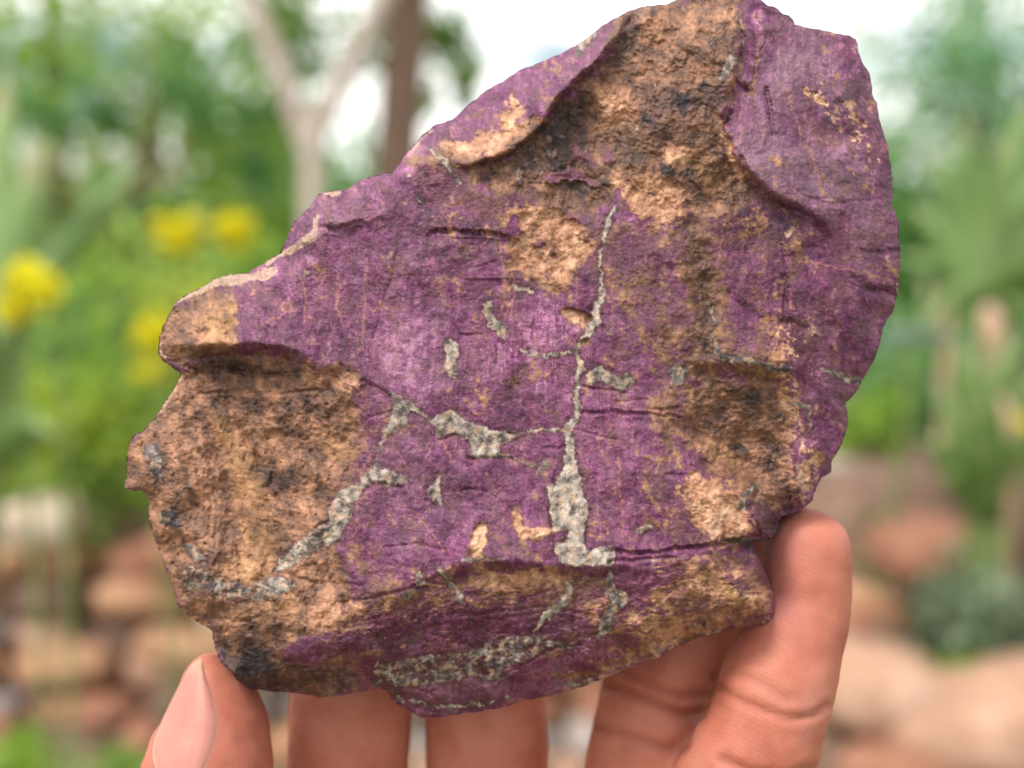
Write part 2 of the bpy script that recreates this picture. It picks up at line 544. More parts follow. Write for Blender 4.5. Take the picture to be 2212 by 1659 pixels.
# dry flower spikes / stumps
for i, (x0, y0, x1, y1, dd, w, lab) in enumerate(((2052, 660, 2056, 545, 2.6, .024, 'tan dried seed spike rising in front of the upper aloe'), (2150, 770, 2136, 660, 2.3, .028, 'peach coloured dried flower spike under the upper aloe'),
                                                 (2190, 990, 2165, 860, 2.2, .020, 'pale bare woody stem leaning at the right edge'))):
    top, bot = at(x1, y1, dd), at(x0, y0, dd)
    b = Vector((bot.x, bot.y, 0))
    r = empty('dried_flower_spike', b)
    V, F = tubes([[(b, .008), (bot, .012)], [(bot + (top - bot) * t, w * math.sin(math.pi * (.12 + .8 * t)) ** .6) for t in (0, .15, .3, .5, .7, .85, 1)]], 10)
    mesh_obj('spike', V, F, bark_mat('dried_spike', (.40, .24, .15), (.62, .42, .29), 40), r)
    tag(r, lab, 'flower spike')

# --- yellow flowers
def flower(px, py, d, rad, lab, n=330, h=None):
    c = at(px, py, d)
    b = Vector((c.x, c.y, 0))
    r = empty('yellow_flower', b)
    V, F = tubes([bend(b, c, .006, .004, 8, .03, int(px))], 6)
    mesh_obj('stem', V, F, M_stem, r)
    leaves('petals', [(c, (rad, rad * .8, rad * .8), 1)], n, rad * .6, M_yel, r, int(px) + 1, .7, .35)
    tag(r, lab, 'flower')


flower(384, 503, 2.4, .038, 'yellow flower head, left one of the pair above the garden greenery')
flower(494, 500, 2.4, .038, 'yellow flower head, right one of the pair above the garden greenery')
flower(88, 620, 1.3, .027, 'biggest yellow flower head, at the left edge of the garden')
flower(345, 715, 2.3, .038, 'yellow flower head right beside the brown nose of the stone')
flower(30, 672, 1.3, .017, 'small yellow flower head just below the biggest one at the left edge')
flower(325, 800, 2.4, .022, 'small dim yellow flower head lowest beside the stone', 120)
flower(2200, 930, 2.2, .026, 'small yellow flower head at the right edge beside the woody stem')


# --- stones
def rock_mat(name, c0, c1, c2, sc=6):
    t = NT(name)
    co = t.coords('Object')
    a = t.noise(sc, 5, .6, co); b = t.noise(sc * 7, 4, .7, co)
    c = t.ramp(a, [(.28, c0), (.5, c1), (.72, c2)])
    c = t.mix(.25, c, t.ramp(b, [(.35, tuple(x * .55 for x in c0)), (.65, tuple(min(.8, x * 1.15) for x in c2))]))
    return t.out(c, .85, t.bump(b, .5, .01))


RM = [rock_mat('reddish_sandstone', (.15, .06, .035), (.30, .125, .075), (.48, .24, .15)),
      rock_mat('tan_sandstone', (.22, .105, .055), (.40, .20, .11), (.58, .34, .20)),
      rock_mat('brown_stone', (.06, .035, .025), (.14, .08, .055), (.26, .16, .11)),
      rock_mat('pale_limestone', (.38, .28, .20), (.56, .43, .32), (.70, .58, .46)),
      rock_mat('pinkish_boulder', (.25, .125, .08), (.42, .235, .15), (.58, .38, .28), 4),
      rock_mat('greyish_stone', (.24, .19, .17), (.34, .28, .25), (.48, .41, .37))]


def rock(name, c, size, mat, parent=None, seed=0, box=.5, sub=3, rotz=0, roty=0):
    bm = bmesh.new()
    bmesh.ops.create_icosphere(bm, subdivisions=sub, radius=1)
    V = np.array([v.co[:] for v in bm.verts])
    F = np.array([[v.index for v in f.verts] for f in bm.faces])
    bm.free()
    m = np.abs(V).max(1)[:, None]
    V = V * (1 - box) + V / m * box * .86
    r = np.random.RandomState(seed)
    k = r.rand(3) * 20
    n = fbm(V[:, 0] * 1.3 + k[0] + V[:, 2], V[:, 1] * 1.3 + k[1] - V[:, 2] * .8, 3, seed=seed % 9)
    V = V * (1 + .22 * n)[:, None] * np.array(size) * .5
    M = np.array(Matrix.Rotation(rotz, 3, 'Z') @ Matrix.Rotation(roty, 3, 'Y'))
    V = V @ M.T + np.array(c)
    return mesh_obj(name, V, F, mat, parent, origin=tuple(c))


def rock_px(name, px, py, d, wpx, hpx, mat, seed=0, box=.4, dep=None, roty=0, parent=None, label=None, sub=3):
    w, h = wpx / ppm(d), hpx / ppm(d)
    o = rock(name, at(px, py, d), (w, dep or (w + h) / 2 * .8, h), mat, parent, seed, box, sub, 0, roty)
    if label: tag(o, label, 'stone')
    return o


# dry stone wall across the lower left and behind the fingers
wb = on_ground(500, 1500, 3.0)
wall = empty('dry_stone_wall', wb)
rr = random.Random(5)
for row, y in enumerate((1210, 1285, 1360, 1435, 1510, 1585, 1655)):
    x = -420 + rr.uniform(-60, 60)
    while x < 1560:
        w = rr.uniform(110, 250)
        dd = 3.05 - row * .035 + rr.uniform(-.05, .05)
        m = rr.choice((RM[0], RM[0], RM[1], RM[1], RM[2], RM[5], RM[4]))
        rock_px('stone', x + w / 2, y + rr.uniform(-10, 10), dd, w * rr.uniform(.98, 1.1), rr.uniform(72, 98), m, rr.randint(0, 999), .62, .22, rr.uniform(-.06, .06), parent=wall, sub=2)
        x += w
bk = rock('rubble_core', wb + Vector((-.4, .30, .22)), (3.0, .30, .62), RM[2], wall, 4, .9, 3)
tag(wall, 'low dry stone wall of reddish and tan blocks across the lower left background', 'wall')

rock_px('block_of_stone', 84, 1126, 2.9, 185, 105, RM[3], 3, .72, .2, 0, label='pale cream block lying on top of the wall at the far left')
rock_px('block_of_stone', 420, 1185, 2.9, 230, 90, RM[0], 9, .5, .2, 0, label='reddish flat stone on the wall just left of the purple stone')
rock_px('block_of_stone', 500, 1340, 2.75, 150, 70, RM[3], 19, .5, .1, .1, label='pale stone in the wall just above the tip of the thumb')
rock_px('block_of_stone', 400, 1400, 2.72, 240, 80, RM[1], 29, .5, .12, .1, label='long tan stone in the wall left of the thumb nail')

# rockery at the lower right
rk = empty('rockery', on_ground(2000, 1400, 2.6))
for i, (x, y, dd, w, h, m, bx) in enumerate(((1900, 1290, 2.45, 210, 60, 1, .5), (1880, 1345, 2.42, 230, 62, 0, .5), (2060, 1400, 2.5, 260, 90, 2, .5), (2210, 1290, 2.6, 200, 120, 2, .5), (1960, 1420, 2.4, 200, 70, 2, .4), (1860, 1230, 2.6, 150, 90, 5, .5),
                                            (2200, 1150, 2.8, 180, 120, 1, .4), (2080, 1250, 2.6, 200, 90, 2, .5), (1700, 1300, 2.7, 260, 120, 0, .5), (1700, 1440, 2.5, 260, 120, 2, .5), (2320, 1400, 2.5, 220, 160, 1, .5), (1960, 1660, 2.0, 300, 110, 0, .5), (1700, 1640, 2.1, 300, 160, 2, .5),
                                            (2250, 1690, 1.98, 320, 110, 2, .5), (1800, 1800, 1.95, 500, 240, 2, .5), (2250, 1850, 1.95, 560, 260, 0, .5), (1900, 2050, 1.9, 800, 300, 2, .6), (2400, 2100, 1.9, 500, 400, 1, .6), (2000, 2350, 1.9, 900, 420, 2, .6))):
    rock_px('stone', x, y, dd, w, h, RM[m], 40 + i, bx, None, 0, parent=rk, sub=3)
rock('rubble_core', on_ground(2050, 1400, 2.75) + Vector((0, .1, .36)), (1.4, .8, .9), RM[2], rk, 6, .7, 3)
tag(rk, 'rockery of piled brown and reddish stones at the lower right', 'rockery')
rock_px('domed_stone', 1995, 1190, 2.4, 250, 165, RM[0], 71, .15, .2, 0, label='rounded reddish stone like a dome right of the fingertip')
rock_px('round_stone', 2115, 1200, 2.35, 105, 100, RM[1], 72, .2, .12, 0, label='small orange tan stone leaning on the domed stone')
rock_px('grey_stone', 1835, 1060, 2.7, 210, 130, RM[5], 73, .35, .2, .3, label='greyish stone just beyond the fingertip and the stone edge')
rock_px('pale_boulder', 1890, 1480, 2.1, 330, 190, RM[4], 74, .25, .25, .22, label='pale pinkish boulder directly right of the bent finger')
rock_px('large_boulder', 2190, 1545, 2.05, 640, 215, RM[4], 75, .25, .3, -.12, label='large smooth tan boulder in the lower right corner')
# ================================================================== THE STONE
OUT = """608.8,544 609,536 629,494.5 636.6,479 668,447.6 678,436 687,421 703,414 725,412.5 750,410 783,387.5 817,377 846,375
866,349 884.5,323 916,289 936.6,271 978,258 994,245 1014.7,224 1028,216 1051,194 1093,172 1121.5,151 1147.5,142 1197,122 1244,97.7
1272.5,78 1301,54.7 1353,26 1382,15.6 1421.5,10.4 1445,8 1460,0 1480,-12 1530,-25 1590,-28 1625,-15 1643,0 1658,10.4 1671.5,15.6
1687,27 1702.7,34 1714.4,44 1717,53.4 1741.8,58.6 1773,65 1804,71.6 1835.5,77 1848.5,84.6 1852.4,96 1853.7,109 1864,138 1877,156
1882.4,177 1885,203 1894,224 1899,250 1904.5,276 1911,299.5 1920,315 1922.7,343.7 1928,377.6 1929,416.6 1926.6,440 1934.4,463
1941,481.5 1941,510 1945,549 1945,578 1941,614 1933,658.5 1929,674 1913.6,695 1907,712 1905.8,721 1900.6,744.5 1890,770.5 1877,799
1864,820 1859,830 1848.5,850.7 1826.4,869 1829,892 1832.4,915.8 1825,944.4 1809.5,975.7 1796.5,999 1795,1020 1775.6,1030.3
1765,1048.6 1754.8,1079.8 1741.8,1094 1721,1105.9 1689.7,1115 1682,1126.7 1682,1145 1671.5,1158 1648,1167 1631,1171 1628.5,1178.8
1637.6,1199.6 1645.4,1220.4 1650.6,1232 1661,1247.7 1666,1273.8 1673.5,1305 1670,1331 1659.7,1348.8 1632.4,1351.9 1590.7,1357
1562,1362 1528,1372.7 1494.4,1383 1460.5,1398.8 1434.5,1414.4 1398,1430 1382.4,1435 1340,1450.8 1301,1466.5 1270,1479.5
1223,1492.5 1191.8,1503 1165.8,1509 1134.5,1512 1092.8,1526.4 1040.8,1536.8 988.7,1543 949.6,1549.8 915.8,1551 895,1543.3
879.3,1531.6 858.5,1521 842.9,1505.5 835,1490 806.4,1486 798,1490 738,1503 688.7,1508 657.5,1499 615.8,1495 582,1493.8
556,1488.6 541.6,1492.5 516.9,1473 498.6,1453.5 475,1427.4 464.8,1398.8 459.6,1375.3 459.6,1365 438.7,1349.3 415.3,1338.9
386.6,1310.2 378.8,1286.8 371,1255.5 360.6,1237.3 355.4,1225.7 345,1191.8 334.6,1165.8 325.5,1142.3 321.5,1118.9 322.8,1087.6
313.7,1066.8 306,1059 282.5,1061.6 270.8,1056.4 269.5,1040.8 276,1030.4 273.4,1009.5 273.4,983.5 277.3,962.6 287.7,941.8
311,928.8 334.6,902.8 352.8,874 373.6,842.9 386.6,819.4 391.9,807.7 389,805.7 373.6,795.3 352.8,781 341,762.7 342.4,752.3
343.7,726.3 360.6,687.2 376,658.5 391.9,643 412.7,630 438.7,619.5 459.6,602.6 498.6,593.4 537.7,588.2 561,574 589.8,555.7"""
outline = np.array([[float(a) for a in p.split(',')] for p in OUT.split()])
_r = np.random.RandomState(11)
# refine the outline and give it small chips
seg = []
for i in range(len(outline)):
    a, b = outline[i], outline[(i + 1) % len(outline)]
    n = max(1, int(np.hypot(*(b - a)) / 5))
    for k in range(n): seg.append(a + (b - a) * k / n)
outline = np.array(seg)
outline[:, 0] += 2.2 * noise(outline[:, 0] / 16, outline[:, 1] / 16, 1)
outline[:, 1] += 2.2 * noise(outline[:, 0] / 16, outline[:, 1] / 16, 2)

G = 1.95                                              # grid step
X0, X1, Y0, Y1 = 262.0, 1952.0, -36.0, 1560.0
gx = np.arange(X0, X1, G); gy = np.arange(Y0, Y1, G)
NX, NY = len(gx), len(gy)
XX, YY = np.meshgrid(gx, gy)


def inside(poly):
    r = np.zeros(XX.shape, bool)
    p = np.asarray(poly, float); q = np.roll(p, -1, axis=0)
    for j in range(NY):
        y = gy[j]
        m = (p[:, 1] > y) != (q[:, 1] > y)
        if not m.any(): continue
        xs = np.sort(p[m, 0] + (y - p[m, 1]) * (q[m, 0] - p[m, 0]) / (q[m, 1] - p[m, 1]))
        r[j] = (np.searchsorted(xs, gx) & 1).astype(bool)
    return r


def _box(a, r, axis):
    a = np.moveaxis(a, axis, 0)
    pad = np.concatenate([np.repeat(a[:1], r + 1, 0), a, np.repeat(a[-1:], r, 0)], 0)
    c = np.cumsum(pad, 0)
    o = (c[2 * r + 1:] - c[:-2 * r - 1]) / (2 * r + 1)
    return np.moveaxis(o, 0, axis)


def blur(a, s):                                      # s in picture units
    r = int(round(s / G))
    if r < 1: return a
    for _ in range(2):
        a = _box(_box(a, r, 0), r, 1)
    return a


def gauss_small(a):
    for ax in (0, 1):
        p = np.moveaxis(a, ax, 0)
        q = p.copy(); q[1:-1] = p[:-2] * .25 + p[1:-1] * .5 + p[2:] * .25
        a = np.moveaxis(q, 0, ax)
    return a


def stroke(pts, soft=1.0, power=1.0):
    """0..1 field: 1 inside a stroke of varying half-width, falling to 0 at its edge over `soft`"""
    F = np.zeros(XX.shape)
    pts = [tuple(p) for p in pts]
    if len(pts) == 1: pts = [pts[0], (pts[0][0] + .5, pts[0][1], pts[0][2])]
    for (x0, y0, w0), (x1, y1, w1) in zip(pts[:-1], pts[1:]):
        m = max(w0, w1) + soft + 2 * G
        i0 = max(0, int((min(x0, x1) - m - X0) / G)); i1 = min(NX, int((max(x0, x1) + m - X0) / G) + 2)
        j0 = max(0, int((min(y0, y1) - m - Y0) / G)); j1 = min(NY, int((max(y0, y1) + m - Y0) / G) + 2)
        if i0 >= i1 or j0 >= j1: continue
        x = XX[j0:j1, i0:i1]; y = YY[j0:j1, i0:i1]
        dx, dy = x1 - x0, y1 - y0
        L = dx * dx + dy * dy + 1e-9
        t = np.clip(((x - x0) * dx + (y - y0) * dy) / L, 0, 1)
        d = np.hypot(x - x0 - t * dx, y - y0 - t * dy)
        w = w0 + (w1 - w0) * t
        f = np.clip((w + soft - d) / (2 * soft), 0, 1)
        F[j0:j1, i0:i1] = np.maximum(F[j0:j1, i0:i1], f)
    return F


def poly(pts, feather=10, v=1.0):
    return blur(inside(pts).astype(float), feather) * v


INS = inside(outline)
# distance to the outline on a coarse lattice, sampled back
cs = 3
cx, cy = gx[::cs], gy[::cs]
CX, CY = np.meshgrid(cx, cy)
DC = np.full(CX.shape, 1e9)
oa = outline; ob = np.roll(outline, -1, 0)
for (ax, ay), (bx, by) in zip(oa, ob):
    dx, dy = bx - ax, by - ay; L = dx * dx + dy * dy + 1e-9
    t = np.clip(((CX - ax) * dx + (CY - ay) * dy) / L, 0, 1)
    DC = np.minimum(DC, np.hypot(CX - ax - t * dx, CY - ay - t * dy))
fi = np.clip((XX - X0) / (G * cs), 0, len(cx) - 1.001); fj = np.clip((YY - Y0) / (G * cs), 0, len(cy) - 1.001)
ii = fi.astype(int); jj = fj.astype(int); fi -= ii; fj -= jj
DIST = (DC[jj, ii] * (1 - fi) + DC[jj, ii + 1] * fi) * (1 - fj) + (DC[jj + 1, ii] * (1 - fi) + DC[jj + 1, ii + 1] * fi) * fj

# ---------------------------------------------------------------- large relief: facets between spot heights
H = """
# top-left lit facet: outline low, crest high
846,375,-35 884,323,-95 936,271,-120 994,245,-115 1051,194,-110 1147,142,-105 1244,98,-95 1301,55,-90 1382,16,-75 1445,8,-60
900,350,0 950,345,8 1004,354,22 1057,338,32 1104,322,34 1173,257,30 1179,241,30 1198,210,28 1229,179,27 1276,135,26 1310,91,24 1338,61,20 1400,24,0
# step below the crest (overhung, shadowed)
1008,366,6 1062,350,2 1112,334,4 1184,270,-4 1196,246,-6 1210,222,-6 1240,192,-5 1286,148,-2 1320,104,2 1348,72,-6 1410,36,0
1150,380,2 1220,300,-12 1270,240,-14 1330,160,-8 1400,100,0 1230,370,-6 1290,370,-2 1300,310,-8 1380,200,12 1480,60,10 1520,0,-10 1590,-28,-40
1450,180,30 1500,250,40 1540,120,36 1590,60,30 1596,100,38 1582,164,44 1562,208,48 1562,245,48 1562,283,44 1400,300,24 1480,340,32 1540,330,30
# right of the ridge: broad mauve facet standing proud along its lower left edge
1609,60,14 1610,100,14 1600,164,10 1590,208,20 1586,245,30 1584,285,46 1600,335,54 1622,365,58 1648,392,60 1684,424,58 1728,440,52 1770,462,40
1576,350,24 1596,380,16 1622,410,10 1660,438,10 1710,462,14 1750,485,20
1640,20,-40 1700,60,-40 1715,50,-60 1740,150,-4 1660,150,0 1650,240,30 1700,330,40 1760,250,0 1840,160,-46 1800,330,4 1850,84,-80 1790,240,-14 1820,410,0 1780,250,4
1882,177,-95 1904,276,-90 1923,344,-85 1929,417,-85 1941,510,-90 1945,578,-90 1933,658,-90 1906,721,-95 1877,799,-95 1859,830,-95 1826,869,-85
1640,480,14 1560,450,20 1480,440,22 1400,430,18 1700,560,14 1800,520,2 1880,500,-30 1720,650,10 1850,640,-22 1780,620,2 1860,560,-24 1700,740,4 1780,760,-14 1840,700,-30
1600,600,14 1620,680,10 1520,560,20 1500,680,22
# main face
687,421,-70 725,412,-64 783,388,-62 817,377,-58 609,544,-70 637,479,-74
700,455,-20 745,440,-14 800,420,-12 860,400,-8 700,488,4 760,482,8 820,466,6 690,505,-6 760,500,-6 830,490,-6
900,450,4 960,410,6 1050,430,10 900,560,2 1000,510,14 1060,505,16 1120,512,12 1010,530,4 1110,530,4 1150,600,10 1220,500,12 1300,470,14 1250,640,12
700,560,-6 760,640,0 800,720,6 850,650,0 980,640,8 1100,700,12 1060,760,14 900,760,10 1240,740,14 1400,560,22 1450,680,22 1400,760,22 1320,700,18
1350,860,26 1240,880,20 1100,860,18 950,860,16 850,830,10 800,860,8
1420,900,30 1440,1000,38 1350,1000,34 1240,1000,28 1100,1000,26 960,960,24 860,930,16 860,1010,22 960,1060,30 1100,1100,38 1240,1110,40 1360,1110,44
820,1080,24 880,1150,34 820,1180,30
# left lobe with overhung underside
344,740,-55 376,658,-80 413,630,-75 460,603,-80 538,588,-80 590,556,-75
420,690,-22 500,640,-38 560,620,-35 640,590,-22 480,700,-4 560,690,0 640,680,-2 700,700,0
372,745,-26 420,745,4 480,742,18 540,740,24 600,744,24 650,762,20 690,790,14 740,800,10
373,785,-60 420,766,-34 480,764,-30 540,766,-28 600,772,-20 640,790,-10 680,806,4
430,800,-54 500,800,-50 570,810,-42 630,830,-28 700,850,-10 760,880,2
# brown bowl
392,807,-70 352,874,-85 311,929,-90 274,983,-85 274,1040,-85 322,1088,-80 334,1165,-80 360,1237,-75 386,1310,-75 438,1349,-75 460,1375,-75
400,880,-56 360,940,-52 320,990,-54 340,1060,-46 370,1130,-40 440,860,-58 500,900,-62 540,960,-60 560,1020,-54 480,960,-62 440,960,-50 420,1040,-36 460,1060,-50
520,1060,-60 580,1080,-44 500,1150,-44 560,1180,-32 430,1160,-28 600,1010,-40 640,940,-44 700,960,-20 660,1040,-20 720,1080,0 640,1140,-10 600,1230,-8 700,1200,12 760,1160,22
420,1230,-20 480,1240,-18 540,1260,-2 620,1290,14 700,1280,22 440,1290,-26 500,1300,-6 760,1260,28 740,1340,26 640,1350,18 560,1350,2 500,1350,-16
560,1400,-14 620,1420,-6 700,1400,8 520,1430,-36 560,1455,-44 640,1460,-40 700,1450,-28
# ledge above the bottom facet, then the facet turning under
800,1290,38 880,1270,42 950,1240,52 1000,1218,58 1060,1212,60 1120,1210,60 1180,1220,60 1240,1222,62 1300,1222,62 1360,1222,60 1420,1215,58 1480,1205,54 1540,1185,46
800,1308,30 880,1290,30 950,1262,34 1000,1240,36 1060,1232,36 1120,1232,36 1180,1240,38 1240,1244,40 1300,1244,42
1340,1300,34 1200,1300,26 1060,1300,14 940,1340,8 820,1360,14 760,1380,12 860,1420,-24 980,1400,-16 1100,1390,-10 1220,1370,2 1320,1360,12 1420,1340,14 1500,1310,20
740,1460,-50 840,1460,-44 960,1460,-40 1080,1450,-34 1200,1430,-30 1300,1420,-26 1400,1390,-22 1500,1360,-18
541,1492,-100 616,1495,-100 689,1508,-100 806,1486,-90 879,1532,-95 916,1551,-98 989,1543,-98 1093,1526,-98 1166,1509,-98 1270,1480,-95 1382,1435,-90 1494,1383,-84 1591,1357,-75 1660,1349,-70
950,1500,-56 1060,1490,-56 1180,1470,-54 1300,1440,-50 880,1500,-60
# right block and hollows
1480,1240,40 1560,1230,36 1600,1290,34 1580,1340,4 1640,1300,0 1630,1240,10 1500,1280,32 1674,1305,-60 1650,1232,-60 1628,1179,-60
1440,1180,44 1500,1178,40 1560,1172,30 1620,1165,0 1440,1196,48 1500,1196,46 1560,1190,34
1530,778,28 1580,784,24 1640,790,20 1700,800,14 1530,800,6 1580,806,6 1640,812,-4 1700,830,-14 1560,860,-8 1640,880,-20 1700,900,-32 1500,880,14 1520,940,-6
1600,960,-24 1680,980,-36 1560,1000,-2 1500,1010,30 1620,1020,-22 1740,900,-30 1790,860,-40 1760,960,-40 1700,1050,-36 1740,1040,-50
1480,1040,42 1560,1050,44 1610,1080,36 1640,1130,30 1620,1150,28 1560,1140,44 1500,1110,46 1650,1075,-20 1660,1104,-30 1700,1090,-56 1655,1140,-62 1630,1158,-20 1650,1158,-70 1690,1104,-66
1832,916,-85 1796,999,-80 1775,1030,-80 1742,1094,-75 1682,1127,-70 1682,1145,-72 1648,1167,-66
1740,800,-16 1480,800,24 1440,850,26
"""
pts = []
for ln in H.strip().splitlines():
    if ln.startswith('#'): continue
    for p in ln.split(): pts.append([float(a) for a in p.split(',')])
pts = np.array(pts)
# a ring of heights outside the outline
sel = outline[::14]
cen = np.array([1100.0, 780.0])
ring = sel + (sel - cen) / np.linalg.norm(sel - cen, axis=1)[:, None] * 60
_d = np.hypot(sel[:, None, 0] - pts[None, :, 0], sel[:, None, 1] - pts[None, :, 1])
rz = pts[_d.argmin(1), 2]
allp = np.vstack([pts, np.column_stack([ring, rz - 5])])
allp[:, 2] *= 1.0
vo, ed, fo, ov, oe, of_ = delaunay_2d_cdt([Vector((p[0], p[1])) for p in allp], [], [], 0, 1e-4)
vz = np.array([np.mean([allp[k, 2] for k in ov[i]]) if ov[i] else -60.0 for i in range(len(vo))])
vv = np.array([[v.x, v.y] for v in vo])
Z = np.full(XX.shape, -90.0)
for f in fo:
    f = list(f)
    for k in range(1, len(f) - 1):
        a, b, c = f[0], f[k], f[k + 1]
        (ax, ay), (bx, by), (cx_, cy_) = vv[a], vv[b], vv[c]
        i0 = max(0, int((min(ax, bx, cx_) - X0) / G)); i1 = min(NX, int((max(ax, bx, cx_) - X0) / G) + 2)
        j0 = max(0, int((min(ay, by, cy_) - Y0) / G)); j1 = min(NY, int((max(ay, by, cy_) - Y0) / G) + 2)
        if i0 >= i1 or j0 >= j1: continue
        x = XX[j0:j1, i0:i1]; y = YY[j0:j1, i0:i1]
        den = (by - cy_) * (ax - cx_) + (cx_ - bx) * (ay - cy_)
        if abs(den) < 1e-9: continue
        w0 = ((by - cy_) * (x - cx_) + (cx_ - bx) * (y - cy_)) / den
        w1 = ((cy_ - ay) * (x - cx_) + (ax - cx_) * (y - cy_)) / den
        w2 = 1 - w0 - w1
        m = (w0 >= -1e-6) & (w1 >= -1e-6) & (w2 >= -1e-6)
        Z[j0:j1, i0:i1][m] = (w0 * vz[a] + w1 * vz[b] + w2 * vz[c])[m]
# warp the facets a little so that their edges wander, then soften
wxp = 7 * fbm(XX / 60, YY / 60, 3, seed=21); wyp = 7 * fbm(XX / 60, YY / 60, 3, seed=22)


def warp(F, k=1.0, a=None, b=None):
    a = wxp if a is None else a; b = wyp if b is None else b
    i = np.clip(((XX + a * k - X0) / G), 0, NX - 1).astype(int); j = np.clip(((YY + b * k - Y0) / G), 0, NY - 1).astype(int)
    return F[j, i]


Zs = blur(Z, 4)
Zt = blur(Z, 26)
Z = warp(Zs * 0.9 + Zt * 0.1 + .22 * (Zs - blur(Zs, 90)) * sstep(10, 60, DIST), 0.9)

# ---------------------------------------------------------------- paint fields
def line(s):                                         # "x,y,w x,y,w ..." -> list
    return [tuple(float(a) for a in p.split(',')) for p in s.split()]


P_brown_top = [(1010, 356), (1100, 332), (1180, 258), (1200, 212), (1290, 120), (1345, 60), (1440, 12), (1500, -30), (1596, -30), (1600, 100), (1570, 210), (1570, 285), (1600, 350), (1640, 420), (1600, 450), (1540, 470), (1440, 470), (1340, 450), (1270, 470), (1170, 440), (1080, 420), (1010, 395)]
P_hollow = [(1480, 800), (1540, 788), (1640, 800), (1705, 812), (1730, 880), (1700, 930), (1700, 1000), (1740, 1060), (1660, 1100), (1610, 1070), (1560, 1030), (1490, 1010), (1470, 900)]
P_left = [(392, 800), (450, 765), (540, 768), (640, 790), (720, 800), (762, 850), (776, 930), (730, 1000), (735, 1060), (700, 1100), (720, 1180), (745, 1240), (760, 1300), (700, 1360), (620, 1400), (540, 1500), (460, 1380), (360, 1260), (300, 1080), (255, 1000), (330, 900)]
P_lobe = [(335, 745), (350, 680), (400, 630), (480, 600), (500, 650), (520, 700), (505, 740), (430, 775), (370, 790)]
P_patch = [(1108, 440), (1190, 445), (1250, 470), (1285, 540), (1255, 570), (1235, 615), (1190, 640), (1160, 632), (1120, 605), (1100, 540)]
P_pale = [(1445, 1040), (1500, 1022), (1560, 1035), (1615, 1080), (1635, 1150), (1590, 1178), (1530, 1165), (1490, 1120)]
P_block = [(1400, 1200), (1520, 1190), (1600, 1200), (1660, 1260), (1672, 1340), (1540, 1365), (1400, 1425), (1330, 1455), (1340, 1350), (1420, 1290)]

